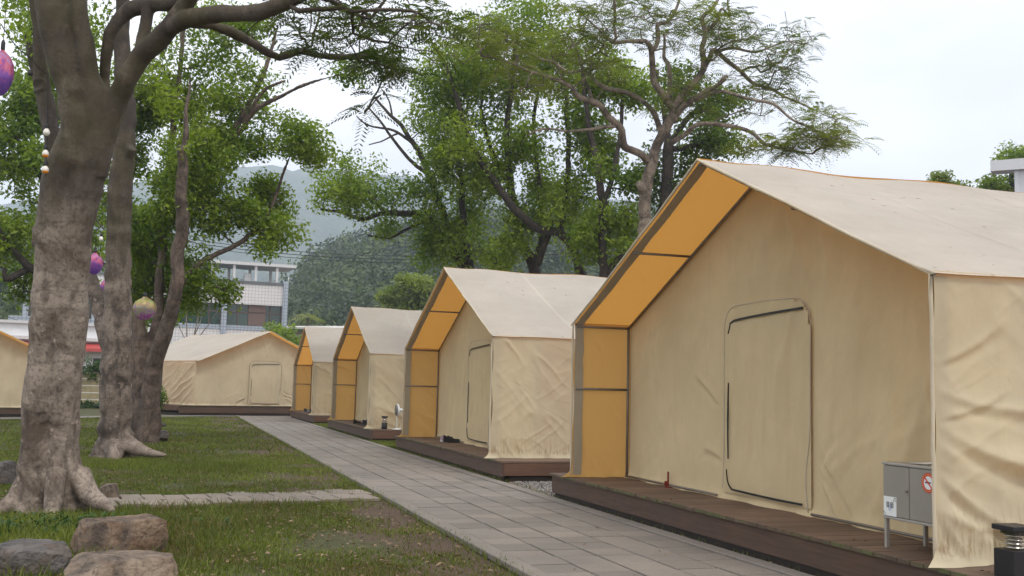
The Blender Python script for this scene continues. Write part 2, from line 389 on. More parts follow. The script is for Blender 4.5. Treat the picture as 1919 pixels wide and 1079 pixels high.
# cross path in front of the far tents
lower = [(-16, 34.0), (-9, 39.8), (-6, 42.6), (-3, 46.0), (-.5, 48.6), (1.5, 50.0), (3.0, 50.35), (6.2, 50.6)]
upper = [(6.2, 51.9), (3.2, 51.8), (1.0, 51.1), (-1.2, 50.0), (-3.9, 47.4), (-7, 44.0), (-10, 41.2), (-17, 35.4)]
sheet('cross_path', lower + upper, .012, PAVE)
sheet('soil_strip', [(5.14, 5.0), (5.75, 5.0), (5.75, 14.6), (5.14, 14.6)], .006, SOIL)
sheet('soil_strip', [(5.14, 16.8), (5.7, 16.8), (5.7, 25.8), (5.14, 25.8)], .006, SOIL)
sheet('soil_strip', [(5.14, 28.8), (5.6, 28.8), (5.6, 50.2), (5.14, 50.2)], .006, SOIL)
sheet('gravel_bed', [(5.02, 14.3), (9, 14.3), (9, 16.95), (5.3, 16.95), (5.05, 16.2)], .010, SOIL)

# ------------------------------------------------------------------ tents
def folds(U, V, segs):
    H = np.zeros_like(U)
    for (u0, v0, ang, ln, w, amp) in segs:
        c, s = math.cos(ang), math.sin(ang); a = (U - u0) * c + (V - v0) * s; t = -(U - u0) * s + (V - v0) * c
        t = t + .03 * np.sin(a * 5 + u0 * 9)
        k = np.clip(np.minimum(a, ln - a) / (.3 * ln), 0, 1); k = k * k * (3 - 2 * k)
        ww = w * (.6 + .8 * np.clip(a / ln, 0, 1))
        H += amp * k * (np.exp(-np.sqrt((t / ww) ** 2 + .03) * 1.3) - .7 * np.exp(-((t + 1.5 * ww) / ww) ** 2))
    return H
def drape(U, V, ang, freq, stretch, amp, seed, sharp=3.0):
    """tension folds: warped ridges running along direction ang"""
    c, s_ = math.cos(ang), math.sin(ang); z = np.full_like(U, seed * 3.7)
    wx = .10 * fbm(np.stack([U * 1.3, V * 1.3, z], -1), 3, 3)
    a = U * c + V * s_; t = -U * s_ + V * c + wx
    n = noise3(np.stack([a * freq / stretch, t * freq, z], -1), 11)
    m = np.clip(.5 + 1.3 * fbm(np.stack([U * .7, V * .9, z + 5], -1), 2, 8), 0, 1)
    return amp * m * (np.clip(1 - np.abs(n) * 1.5, 0, 1) ** sharp)
def wallfolds(rd, L, H, n, fan=False, k=1.0):
    s = []
    for _ in range(n):        # sharp little creases
        s.append((rd.uniform(0, L * .6), rd.uniform(.1, H), rd.choice([-1, -1, 1]) * rd.uniform(.1, 1.1), rd.uniform(.2, .9), rd.uniform(.008, .016), rd.uniform(.003, .007)))
    if fan:
        s += [(-.05, 1.02, -.42, 2.2, .075, .055), (-.05, .70, -.62, 1.1, .05, .04), (-.02, 1.4, .5, .8, .04, .022), (-.02, .42, -.9, .5, .03, .03), (-.05, 1.25, -.2, 1.4, .05, .026), (.1, .35, -.25, 1.2, .04, .02), (-.05, 1.0, .35, .8, .03, .02)]
    return s
def make_tent(loc, rz, label, seed, porch=True, L=8.0, hi=True, items=()):
    rd = random.Random(seed)
    root = empty('canvas_tent', loc, rz, label, 'tent', 'cream canvas tents on decks')
    fx = PD if porch else .03
    He, Hr, Wd = HE, HR, TW
    q = 1.0 if hi else .6
    u = np.concatenate([np.linspace(0, 2.8, int(150 * q)), np.linspace(2.85, L, int(70 * q))])
    # side walls
    for side in (0, 1):
        v = np.linspace(0, He, int(110 * q)); U, V = np.meshgrid(u, v, indexing='ij'); segs = wallfolds(rd, L, He, 34, side == 0 and seed == 1, .5 if seed == 1 else 1)
        da = rd.uniform(-.55, -.35); kf = .55 if seed == 1 else 1.0
        def wallpos(U, V, lift=0.0):
            H = folds(U, V, segs) + drape(U, V, da, 2.9, 6, kf * .085, seed + side, 2.0) + drape(U, V, da - .35, 6.0, 5, kf * .034, seed + side + 20, 2.0) + drape(U, V, da + 1.1, 6.5, 4, .012, seed + side + 40, 2.0) + drape(U, V, da + .2, 12, 5, .008, seed + side + 50, 1.6)
            H = H * np.clip((He - V) / .12, 0, 1) * np.clip(U / .16 + .12, 0, 1) * (.5 if side == 1 else 1)
            H = H + .03 * np.sin(pi * V / He) * fbm(np.stack([U * .9, V * .9, np.full_like(U, seed + side * 9.)], -1), 2)
            H = H + np.exp(-V / .05) * (.05 + .03 * np.sin(U * 9 + seed) + .02 * np.sin(U * 23)) + lift
            X = U - .15 * np.exp(-V / .07) * np.exp(-U / .08) + .012 * np.sin(V * 7 + seed) * np.exp(-U / .1)
            return np.stack([X, (0 if side == 0 else Wd) + (-1 if side == 0 else 1) * H, V], -1)
        wall = fast('side_wall', wallpos(U, V).reshape(-1, 3), gridfaces(*U.shape)[:, ::(1 if side == 0 else -1)], WALL, root, True)
        for us in (1.72, 3.9, 6.1):
            vv = np.linspace(.02, He - .01, 60); a = wallpos(np.full(60, us), vv, .0015); c2 = wallpos(np.full(60, us + .02), vv, .0015)
            fast('seam', np.concatenate([a, c2]), [(i, i + 60, i + 61, i + 1) for i in range(59)], WALL, wall, True)
    # roof
    ov = .035; x_front = -.02 if porch else -.34
    seedv = rd.uniform(0, 99)
    def roofpos(uu, s, side, lift=0.0):
        e = np.array([-ov, He - .02]); r = np.array([Wd / 2, Hr])
        yy = e[0] + (r[0] - e[0]) * s; zz = e[1] + (r[1] - e[1]) * s
        ph = np.where(uu < fx, 0.35 * np.sin(pi * uu / max(fx, .3)) ** 2, np.sin(pi * (uu - fx) / 2.1) ** 2); sag = .05 * np.sin(pi * s) * ph + .035 * ph * s ** 3
        w = .016 * fbm(np.stack([uu * 1.1, s * 4, np.full_like(uu, seedv + side)], -1), 3)
        z2 = zz - sag + w + lift; y2 = yy - lift * .35
        return np.stack([uu, y2 if side == 0 else Wd - y2, z2], -1)
    ur = np.linspace(x_front, L + .05, int(90 * q)); sv = np.linspace(0, 1, 36)
    UR, SV = np.meshgrid(ur, sv, indexing='ij'); co = []; fc = []
    for side in (0, 1):
        p = roofpos(UR, SV, side).reshape(-1, 3); fc.append(gridfaces(*UR.shape)[:, ::(1 if side == 0 else -1)] + len(p) * side); co.append(p)
    roof = fast('roof', np.concatenate(co), np.concatenate(fc), ROOF, root, True)
    for side in (0, 1):          # lapped seams running from ridge to eave
        for us in (1.62, 3.3, 4.95, 6.6):
            a = roofpos(np.full(30, us), np.linspace(.0, .995, 30), side, .0025); c2 = a + np.array([.03, 0, 0])
            fast('seam', np.concatenate([a, c2]), [(i, i + 1, i + 31, i + 30) for i in range(29)], SEAM, roof, True)
    # rolled front edge of the roof and walls, and the doubled hem inside it
    prof = []
    if porch:
        prof += [(Wd, z) for z in np.linspace(0.03, He - .03, 14)]
    for side in (1, 0):
        s = np.linspace(0, 1, 16) if side == 1 else np.linspace(1, 0, 16)[1:]
        rp_ = roofpos(np.full(len(s), x_front), s, side); prof += [(p[1], p[2] - .015) for p in rp_]
    if porch: prof += [(0, z) for z in np.linspace(He - .03, .03, 14)]
    prof = np.array(prof)
    wob = np.array([rd.uniform(-.008, .008) for _ in prof])
    pts = np.stack([x_front + wob * .7, prof[:, 0], prof[:, 1]], -1)
    mb = MB(); mb.tube(pts, np.array([.012 + abs(w) * .6 for w in wob]), 8); mb.build('rolled_edge', EDGE, root, True)
    if porch:
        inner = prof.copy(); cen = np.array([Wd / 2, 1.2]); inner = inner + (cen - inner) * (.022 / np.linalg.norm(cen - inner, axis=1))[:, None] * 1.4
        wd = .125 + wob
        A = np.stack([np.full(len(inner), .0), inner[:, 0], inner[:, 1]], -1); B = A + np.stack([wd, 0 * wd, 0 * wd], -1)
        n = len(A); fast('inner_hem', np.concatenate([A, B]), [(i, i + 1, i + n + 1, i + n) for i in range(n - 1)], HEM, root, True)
    # front wall (set back under the porch) and rear wall
    for nm, xw in (('front_wall', fx), ('rear_wall', L)):
        yv = np.linspace(.005, Wd - .005, int((200 if nm == 'front_wall' else 20) * q)); zv = np.linspace(0, 1, int((110 if nm == 'front_wall' else 10) * q))
        Yv, Zf = np.meshgrid(yv, zv, indexing='ij'); top = He - .04 + (Hr - He) * (1 - np.abs(Yv - Wd / 2) / (Wd / 2)); Z = Zf * top
        sg = []
        for k in range(10): sg.append((rd.choice([2.7, 4.6]) + rd.uniform(-.05, .05), rd.uniform(.25, 1.0), rd.choice([-.5, 2.6, .4, -2.5]) + rd.uniform(-.3, .3), rd.uniform(.5, 1.2), .045, .034))
        for _ in range(30): sg.append((rd.uniform(.1, Wd - .1), rd.uniform(.1, 2.4), rd.uniform(-2.8, 2.8), rd.uniform(.2, .8), rd.uniform(.009, .018), rd.uniform(.003, .007)))
        H = folds(Yv, Z, sg) * np.clip(np.minimum(Yv, Wd - Yv) / .2, 0, 1) * np.clip((top - Z) / .2, 0, 1)
        mk = np.clip(np.minimum(Yv, Wd - Yv) / .3, 0, 1) * np.clip((top - Z) / .3, 0, 1)
        if nm == 'front_wall':
            dd = np.maximum(np.maximum(2.72 - Yv, Yv - 4.6), np.maximum(Z - 2.24, 0)); mk = mk * np.clip(dd / .22, 0, 1); H = H * np.clip(.25 + dd / .15, .25, 1)
        H = H + mk * (drape(Yv, Z, -1.25, 2.2, 6, .055, seed + 60, 2.0) + drape(Yv, Z, -1.9, 3.1, 5, .034, seed + 70, 2.0) + drape(Yv, Z, -.5, 5, 5, .016, seed + 80, 2.0) + drape(Yv, Z, -1.0, 10, 5, .007, seed + 81, 1.6)) - .004
        H += np.exp(-Z / .04) * (.05 + .03 * np.sin(Yv * 7 + seed))
        fq = gridfaces(*Yv.shape)
        if nm == 'front_wall':      # the doorway behind the flap is open
            inside = ((Yv > 2.9) & (Yv < 4.42) & (Z > .14) & (Z < 1.9)).reshape(-1); fq = fq[~inside[fq].all(1)]
        fast(nm, np.stack([xw - (H if xw < 2 else -H), Yv, Z], -1).reshape(-1, 3), fq, FRONT if porch else GABLE, root, True)
    # door flap with zips and piping
    y0, y1, z0, z1 = 2.79, 4.53, .07, 2.17
    yv = np.linspace(y0, y1, 48); zv = np.linspace(z0, z1, 60); Yv, Z = np.meshgrid(yv, zv, indexing='ij')
    sg = [(rd.uniform(y0, y1), rd.uniform(1.2, 2.1), -pi / 2 + rd.uniform(-.25, .35), rd.uniform(.9, 1.9), rd.uniform(.025, .05), rd.uniform(.008, .018)) for _ in range(16)]
    H = folds(Yv, Z, sg); edge = np.minimum(np.minimum(Yv - y0, y1 - Yv), np.minimum(Z - z0, z1 - Z)); H = np.clip(H + drape(Yv, Z, -1.45, 4.5, 6, .035, seed + 90, 1.8), -.015, .035) * np.clip(edge / .15, 0, 1) + .028
    rc = .26; cxs = np.where(Yv < (y0 + y1) / 2, y0 + rc, y1 - rc); outc = ((np.abs(Yv - (y0 + y1) / 2) > (y1 - y0) / 2 - rc) & (Z > z1 - rc) & (np.hypot(Yv - cxs, Z - (z1 - rc)) > rc))
    fcs = gridfaces(*Yv.shape); keep = ~outc.reshape(-1)[fcs].any(1)
    door = fast('door_flap', np.stack([fx - H, Yv, Z], -1).reshape(-1, 3), fcs[keep], FRONT if porch else GABLE, root, True)
    arc = lambda cy, cz, a0, a1: [(cy + rc * math.cos(a), cz + rc * math.sin(a)) for a in np.linspace(a0, a1, 9)]
    path = [(y1 + .02, .12), (y1, .5), (y1, 1.2)] + arc(y1 - rc, z1 - rc, 0, pi / 2) + [(3.7, z1 + .012)] + arc(y0 + rc, z1 - rc, pi / 2, pi) + [(y0, 1.3), (y0 + .02, .8), (y0 + .08, .35), (y0 + .05, .03)]
    pts, _ = smoothline([(fx - .036, a + rd.uniform(-.006, .006), c) for a, c in path], np.zeros(len(path)), .06)
    mb = MB(); mb.tube(pts, .0045, 6); mb.build('piping', PIPE if porch else ZIP, door, True)
    def zipp(pl, w):
        p, r = smoothline([(fx - .058, a, c) for a, c in pl], w, .05); mb = MB()
        V = []; Fz = []
        for (x, yy, zz), ww, t in zip(p, r, np.gradient(p, axis=0)):
            t = t / np.linalg.norm(t); nn = np.array([0, -t[2], t[1]]) * ww; V += [(x, yy - nn[1], zz - nn[2]), (x, yy + nn[1], zz + nn[2]), (x + .012, yy + nn[1], zz + nn[2]), (x + .012, yy - nn[1], zz - nn[2])]
        for i in range(len(p) - 1):
            for k in range(4): Fz.append((i * 4 + k, i * 4 + (k + 1) % 4, i * 4 + 4 + (k + 1) % 4, i * 4 + 4 + k))
        mb.add(V, Fz); mb.build('zipper', ZIP, door)
    zipp([(2.90, 2.055), (3.6, 2.035), (4.28, 2.00), (4.37, 1.94), (4.41, 1.86)], [.011, .011, .010, .006, .003])
    zipp([(4.40, 1.3), (4.41, .9), (4.40, .45)], [.003, .009, .004])
    zipp([(4.44, .33), (4.41, .2), (4.33, .125), (4.2, .115), (3.5, .10), (2.92, .10)], [.003, .004, .007, .010, .011, .011])
    # frame poles
    if porch:
        mid = lambda s: ((Wd / 2) * s, He - .02 + (Hr - He) * s)
        for side in (0, 1):
            fy = (lambda t: t) if side == 0 else (lambda t: Wd - t)
            my, mz = mid(.52)
            for (yy, zz) in ((.035, He - .05), (.035, 1.2), (my, mz - .035)):
                mb = MB(); mb.tube([(.02, fy(yy), zz), (PD - .05, fy(yy), zz)], .016, 8); mb.build('rail', POLE, root, True)
            mb = MB(); mb.tube([(PD - .04, fy(.035), .01), (PD - .04, fy(.035), He - .05)], .019, 8); mb.build('upright_pole', POLE, root, True)
            mb = MB(); mb.tube([(PD - .04, fy(.035), He - .05), (PD - .04, Wd / 2, Hr - .065)], .019, 8); mb.build('rafter', POLE, root, True)
        mb = MB(); mb.tube([(.0, Wd / 2, Hr - .055), (PD, Wd / 2, Hr - .055)], .019, 8); mb.build('ridge_pole', POLE, root, True)
        mb = MB(); mb.tube([(fx - .085, .1, .03), (fx - .085, 2.7, .03)], .014, 8); mb.build('floor_rail', POLE, root, True)
        mb = MB(); mb.tube([(fx - .085, 4.6, .03), (fx - .085, Wd - .1, .03)], .014, 8); mb.build('floor_rail', POLE, root, True)
    return root

def make_deck(loc, rz, label, Wd=8.81, L=9.2, hd=HD, low=0.0):
    root = empty('wooden_deck', loc, rz, label, 'deck', 'brown wooden decks under the tents')
    rd = random.Random(int(loc[1] * 10)); b = MB(); n = int(Wd / .14); w = Wd / n
    th = .036
    for k in range(n):
        dx = rd.uniform(-.008, .008); t = rd.random()
        b.box((L / 2 + dx, (k + .5) * w, hd - th / 2 + rd.uniform(-.0015, .0015)), (L, w - .007, th), 0, None, t, .003)
        b.box((-.0035 + dx, (k + .5) * w, hd - th / 2), (.008, w - .012, th - .006), 1, None, rd.random())
    b.build('deck_boards', [DECK, DECKEND], root, False, True)
    b = MB(); b.box((.045, Wd / 2, (hd - th + .09) / 2 + .002), (.03, Wd - .04, hd - th - .094), 0, None, .6); b.build('front_fascia', [FASCIA], root, False, True)
    b = MB(); b.box((.085, Wd / 2, .045), (.03, Wd - .12, .1), 0, None, .4); b.build('lower_skirting', [DARKW], root, False, True)
    for yy in (.02, Wd - .02):
        b = MB(); b.box((L / 2 + .03, yy, hd - th - .104), (L - .06, .03, .2), 0, None, .7); b.build('side_fascia', [FASCIAX], root, False, True)
        b = MB(); b.box((L / 2 + .06, yy + (.04 if yy < 1 else -.04), .045), (L - .2, .03, .11), 0, None, .4); b.build('lower_skirting', [DARKW], root, False, True)
    return root

names = ['nearest and largest cream canvas tent with porch, at the right edge', 'second cream tent along the paved path, dark shoes at its door',
         'third cream tent along the path, with the white fan beside it', 'smallest and farthest cream tent of the row on the right of the path']
dn = ['brown deck of the nearest tent, holding the grey cabinet', 'brown deck of the second tent with black shoes on it', 'brown deck of the third tent with the white fan on it', 'small far deck of the last tent in the row beside the path']
for i, yy in enumerate(TY):
    make_tent((X0, yy, HD), 0, names[i], i + 1, True, 8.0, i < 2)
    make_deck((X0 - .046, yy - .771, 0), 0, dn[i])
# tent across the end of the path
A5 = R_(24); ux, uy = math.cos(A5), math.sin(A5)
c5 = np.array([.95, 52.0])
o5 = c5 + TW * np.array([ux, uy])
make_tent((o5[0], o5[1], .455), R_(114), 'cream tent facing the camera across the end of the paved path, without porch', 5, False, 8.5, True)
d5 = o5 + .8 * np.array([ux, uy]) - .12 * np.array([-uy, ux])
make_deck((d5[0], d5[1], 0), R_(114), 'dark brown deck under the tent at the end of the path', TW + 1.6, 9.4, .455)
c6 = np.array([-4.8, 47.0])
make_tent((c6[0], c6[1], HD), R_(114), 'cream tent at the left edge, mostly hidden behind the big trunk', 6, False, 8.5, False)
d6 = c6 + .85 * np.array([ux, uy]) - .12 * np.array([-uy, ux])
make_deck((d6[0], d6[1], 0), R_(114), 'dark brown deck of the left tent behind the big trunk', TW + 1.65, 9.4)

# ------------------------------------------------------------------ trees
def px2m(pts):
    return np.array([P(a, b_, D) for a, b_, D, r in pts]), np.array([r * D / F_PX for a, b_, D, r in pts])
def remeshed(name, mb, voxel, mat, parent, rough=.0, knots=()):
    o = mb.build(name, mat, None, True)
    md = o.modifiers.new('r', 'REMESH'); md.mode = 'VOXEL'; md.voxel_size = voxel
    sm = o.modifiers.new('s', 'SMOOTH'); sm.factor = .5; sm.iterations = 4
    dg = bpy.context.evaluated_depsgraph_get(); me = bpy.data.meshes.new_from_object(o.evaluated_get(dg)); old = o.data
    o.modifiers.clear(); o.data = me; bpy.data.meshes.remove(old)
    n = len(me.vertices); co = np.empty(n * 3); nr = np.empty(n * 3); me.vertices.foreach_get('co', co); me.vertices.foreach_get('normal', nr)
    co = co.reshape(-1, 3); nr = nr.reshape(-1, 3)
    d = rough * (fbm(co * np.array([3.2, 3.2, .8]), 3, 2) * 1.0 + .35 * fbm(co * np.array([9, 9, 4.]), 3, 4))
    scar = np.zeros(n)
    for (c, r, h) in knots:
        dist = np.linalg.norm((co - c) * np.array([1, .6, 1]), axis=1) / r
        d += h * np.exp(-((dist - .85) / .22) ** 2) - .6 * h * np.exp(-(dist / .6) ** 2); scar = np.maximum(scar, np.clip(1.5 - dist, 0, 1) * (.6 + .4 * noise3(co * 40, 3)))
    co = co + nr * d[:, None]; me.vertices.foreach_set('co', co.ravel()); me.polygons.foreach_set('use_smooth', np.ones(len(me.polygons), dtype=bool))
    a = me.attributes.new('scar', 'FLOAT', 'POINT'); a.data.foreach_set('value', scar.astype(np.float32)); me.update()
    o.parent = parent; return o

def unit(v): return v / (np.linalg.norm(v, axis=-1, keepdims=True) + 1e-9)
def leaves_broad(cen, n, R, size, tv, r):
    """cen (K,3) clusters of n leaf quads each"""
    K = len(cen); c = np.repeat(cen, n, 0); N = len(c)
    off = r.normal(0, 1, (N, 3)); off = unit(off) * (r.random((N, 1)) ** .45) * np.array(R)
    p = c + off; nrm = unit(r.normal(0, 1, (N, 3)) * .75 + np.array([0, 0, .75]) + unit(off) * .45)
    ax = unit(np.cross(nrm, r.normal(0, 1, (N, 3)))); ax[:, 2] -= .35; ax = unit(ax); wd = unit(np.cross(nrm, ax))
    L = size * r.uniform(.45, 1.55, (N, 1)); w = L * r.uniform(.42, .6, (N, 1))
    co = np.stack([p - ax * L * .5, p + wd * w * .5 + nrm * w * .06, p + ax * L * .5, p - wd * w * .5 + nrm * w * .06], 1).reshape(-1, 3)
    t = np.clip(np.repeat(tv, n) + r.normal(0, .16, N), 0, 1)
    return co, t
def leaves_feather(cen, n, spread, flen, tv, r, pairs=7):
    K = len(cen); c = np.repeat(cen, n, 0); N = len(c)
    a = r.random(N) * 2 * pi; d = np.stack([np.cos(a), np.sin(a), r.normal(.08, .3, N)], -1); d = unit(d)
    st = c + d * r.random((N, 1)) * spread * .45 + r.normal(0, .1, (N, 3)) * spread * .6
    L = flen * r.uniform(.7, 1.25, N); side = unit(np.cross(d, np.array([0, 0, 1.0])) + r.normal(0, .25, (N, 3)))
    out = []; tt = []
    base_t = np.clip(np.repeat(tv, n) + r.normal(0, .14, N), 0, 1)
    for k in range(pairs):
        s = (k + .6) / pairs; pos = st + d * (L * s)[:, None] + np.array([0, 0, -1.0]) * (L * s * s * .45)[:, None]
        pl = (L * .36 * (1 - .65 * abs(s - .4)))[:, None]
        for sg in (-1, 1):
            dr = unit(side * sg + d * .45 + np.array([0, 0, -.22])); hw = d * (L / pairs * .30)[:, None]
            out.append(np.stack([pos - hw * .5, pos + dr * pl * .55 - hw, pos + dr * pl, pos + dr * pl * .55 + hw], 1)); tt.append(base_t)
    return np.concatenate(out).reshape(-1, 3), np.concatenate(tt)

def make_tree(name, label, group, stems, blobs, leaf, bark_m, seed, kind='broad', nl=90, R=(.5, .5, .36), size=.1, voxel=None, rough=.02, knots=(), gate=-.15, twig=.006, cat='tree', step=.3, seg=8, flen=.42, wig=.05, thin=1.0, bare=0):
    r = np.random.default_rng(seed); root = empty(name, (0, 0, 0), 0, label, cat, group)
    mb = MB(); nodes = []; nrad = []
    for st in stems:
        p, q = px2m(st); p, q = smoothline(p, q, step * .5); q = q * thin
        ar = np.arange(len(p))[:, None] * step * .5; wob = np.concatenate([noise3(np.concatenate([ar * 1.6 + 7 * k, ar * 0 + len(nodes) * .37, ar * 0 + k], 1), seed)[:, None] for k in range(3)], 1) * wig * np.clip(ar / .6, 0, 1) + r.normal(0, 1, p.shape) * (q[:, None] * .06); wob[0] = 0; p = p + wob
        mb.tube(p, q, 14 if voxel else seg); nodes += list(p); nrad += list(q)
    base = np.array(px2m(stems[0])[0][0]); root.location = base
    cl = []
    for (px, py, rx, ry, D, dD, cnt) in blobs:
        k = 0
        for _ in range(cnt * 6):
            v = r.normal(0, 1, 3); v = v / np.linalg.norm(v) * r.random() ** .5 * 1.12
            p = P(px + v[0] * rx, py + v[1] * ry, D + v[2] * dD)
            if noise3(p * .75, seed) < gate: continue
            cl.append(p); k += 1
            if k >= cnt: break
    cl = np.array(cl) if cl else np.zeros((0, 3))
    if len(cl):
        # grow twigs towards the leaf clusters, nearest first, each from the nearest wood
        N = np.array(nodes); par = [-1] * len(N); own = [0] * len(N)
        dmin = np.min(np.linalg.norm(cl[:, None, :] - N[None, ::2, :], axis=2), axis=1); order = np.argsort(dmin)
        all_n = np.zeros((len(N) + len(cl) * 5, 3)); all_n[:len(N)] = N; cnt_n = len(N); parent = {}; paths = []; load = np.zeros(len(all_n)); rad0 = np.zeros(len(all_n)); rad0[:len(N)] = nrad
        for ci in order:
            c = cl[ci]; d = np.linalg.norm(all_n[:cnt_n] - c, axis=1) + np.where(all_n[:cnt_n, 2] > c[2] + .1, .35, 0); j = int(np.argmin(d)); a = all_n[j]
            ln = np.linalg.norm(c - a); m = 4; seq = [j]
            mid = (a + c) / 2 + r.normal(0, .10, 3) * ln + np.array([0, 0, .08 * ln])
            for t in (np.arange(m) + 1) / m:
                q = (1 - t) ** 2 * a + 2 * t * (1 - t) * mid + t * t * c + r.normal(0, .02, 3) * ln * (t < 1)
                all_n[cnt_n] = q; parent[cnt_n] = seq[-1]; seq.append(cnt_n); cnt_n += 1
            paths.append(seq)
        for seq in paths:
            k = seq[-1]
            while k in parent: load[k] += 1; k = parent[k]
        tm = MB() if voxel else mb
        for seq in paths:
            rr = [min(rad0[seq[0]] if rad0[seq[0]] > 0 else 9, twig * math.sqrt(max(load[seq[1]], 1)) + .003)] + [twig * math.sqrt(load[k]) + .002 for k in seq[1:]]
            tm.tube(all_n[seq], rr, 5, 0, False)
    if bare and len(cl): cl = cl[r.random(len(cl)) > bare]
    off = Vector([-x for x in base])
    def shift(o):
        me = o.data; me.transform(Matrix.Translation(off)); me.update(); return o
    if voxel:
        t = remeshed('trunk', mb, voxel, bark_m, root, rough, knots); shift(t)
        if len(cl):
            import bmesh
            o2 = tm.build('branches', [], None, True); shift(o2); bm = bmesh.new(); bm.from_mesh(t.data); bm.from_mesh(o2.data); bm.to_mesh(t.data); bm.free(); bpy.data.objects.remove(o2)
    else: shift(mb.build('trunk', bark_m, root, True))
    if len(cl):
        tv = np.clip(.45 + .42 * noise3(cl * .6, seed + 3) + r.normal(0, .12, len(cl)), 0, 1)
        if kind == 'broad': co, t = leaves_broad(cl, nl, R, size, tv, r)
        else: co, t = leaves_feather(cl, nl, R[0], flen, tv, r)
        co = co - base
        fast('crown', co, np.arange(len(co)).reshape(-1, 4), leaf, root, False, t)
    return root

# T1: the big foreground trunk at the left
D0 = 12.4
t1 = [
 [(66, 966, 12.3, 44), (70, 900, 12.35, 34), (74, 800, D0, 30), (82, 710, D0, 31), (92, 610, D0, 34), (96, 510, D0, 34), (101, 430, D0, 35), (117, 350, D0, 38), (132, 300, D0, 41), (147, 250, D0, 35), (143, 200, D0, 32), (133, 150, D0, 32), (120, 100, D0, 33), (97, 0, D0, 33), (80, -120, 12.5, 31), (55, -300, 12.8, 26), (40, -480, 13.2, 20), (30, -700, 13.6, 10)],
 [(130, 958, D0, 42), (122, 900, D0, 32), (119, 800, D0, 27), (122, 710, D0, 28), (129, 610, D0, 32), (131, 510, D0, 33), (138, 430, D0, 35), (157, 350, D0, 36), (169, 300, D0, 35), (182, 250, D0, 28), (181, 200, D0, 26), (168, 150, D0, 22), (158, 100, 12.35, 19), (143, 0, 12.35, 17), (136, -80, 12.5, 16), (150, -200, 12.6, 14), (165, -380, 12.6, 11), (170, -560, 12.4, 7)],
 [(102, 360, 12.7, 22), (100, 300, 12.8, 18), (97, 250, 12.9, 15), (88, 200, 13, 17), (79, 150, 13.1, 14), (74, 100, 13.1, 11), (69, 50, 13.2, 9), (58, -60, 13.3, 9), (30, -200, 13.6, 8), (-40, -400, 14, 5)],
 [(178, 330, D0, 24), (192, 270, D0, 22), (205, 225, D0, 21), (222, 182, D0, 20), (239, 145, 12.3, 20), (264, 106, 12.3, 19), (295, 76, 12.2, 19), (324, 46, 12.1, 18), (348, 8, 12, 17), (375, -40, 11.9, 16), (400, -120, 11.8, 14), (430, -260, 11.6, 10), (470, -400, 11.4, 5)],
 [(318, 52, 12.1, 17), (350, 38, 11.9, 18), (390, 26, 11.8, 17), (440, 27, 11.6, 17), (490, 22, 11.5, 15), (530, 8, 11.4, 13), (575, -10, 11.3, 12), (640, -30, 11.2, 11), (720, -40, 11, 8), (820, -60, 10.8, 4)],
 [(204, 205, 12.5, 10), (196, 150, 12.6, 10), (198, 105, 12.55, 11), (207, 62, 12.5, 12), (224, 34, 12.5, 13), (245, 15, 12.5, 16), (290, 7, 12.4, 15), (335, 2, 12.2, 14), (360, -20, 12.1, 10)],
 [(262, 95, 12.3, 11), (272, 50, 12.4, 10), (278, 12, 12.4, 10)],
 [(345, 44, 12, 9), (390, 45, 12.2, 9), (430, 58, 12.4, 9), (480, 85, 12.7, 9), (520, 107, 13, 8), (560, 95, 13.3, 7), (600, 105, 13.5, 7), (650, 107, 13.7, 7), (695, 103, 13.9, 6), (740, 118, 14, 3)],
 [(575, -10, 11.3, 7), (620, 0, 11.7, 5), (657, 24, 12, 5), (694, 36, 12.2, 5), (722, 0, 12.2, 4), (760, -40, 12.2, 3)],
 [(146, 890, D0, 24), (172, 930, 12.2, 19), (196, 946, 12.05, 13), (212, 958, 11.9, 5)],
 [(106, 880, 12.1, 18), (103, 930, 11.95, 18), (98, 968, 11.8, 14), (93, 992, 11.6, 7)],
 [(56, 905, 12.35, 26), (28, 940, 12.2, 20), (2, 958, 12.1, 14), (-30, 975, 11.9, 6)],
 [(128, 900, 12.9, 26), (150, 930, 13.3, 14), (170, 935, 13.7, 7)],
]
kn = [(P(78, 780, 12.22), .075, .014), (P(146, 812, 12.28), .05, .012), (P(60, 840, 12.25), .045, .012), (P(72, 878, 12.2), .045, .012), (P(64, 445, 12.4), .12, .035), (P(72, 160, 13.0), .09, .03)]
make_tree('smooth_bark_tree', 'huge pale-barked tree in the left foreground with twin fused trunk and buttress roots', None, t1,
 [(640, 20, 100, 30, 12.2, 1.2, 13), (705, 112, 42, 18, 13.8, .7, 20), (740, 135, 25, 14, 13.8, .4, 9), (745, 40, 70, 50, 12.4, 1, 9), (575, 85, 40, 20, 13.2, .6, 8), (680, 195, 50, 30, 13.4, 1, 4), (800, 45, 70, 60, 12, 1.2, 15), (560, 40, 130, 40, 12.4, 1.2, 10), (700, 55, 80, 60, 12.6, 1.2, 10),
  (100, -380, 460, 160, 12.5, 3, 110), (600, -260, 300, 130, 12, 2.5, 50)],
 FEATHERD, BARK1, 11, 'feather', 7, (.36, .36, .2), .1, .022, .02, kn, -.5, .0055, flen=.27, wig=.0)
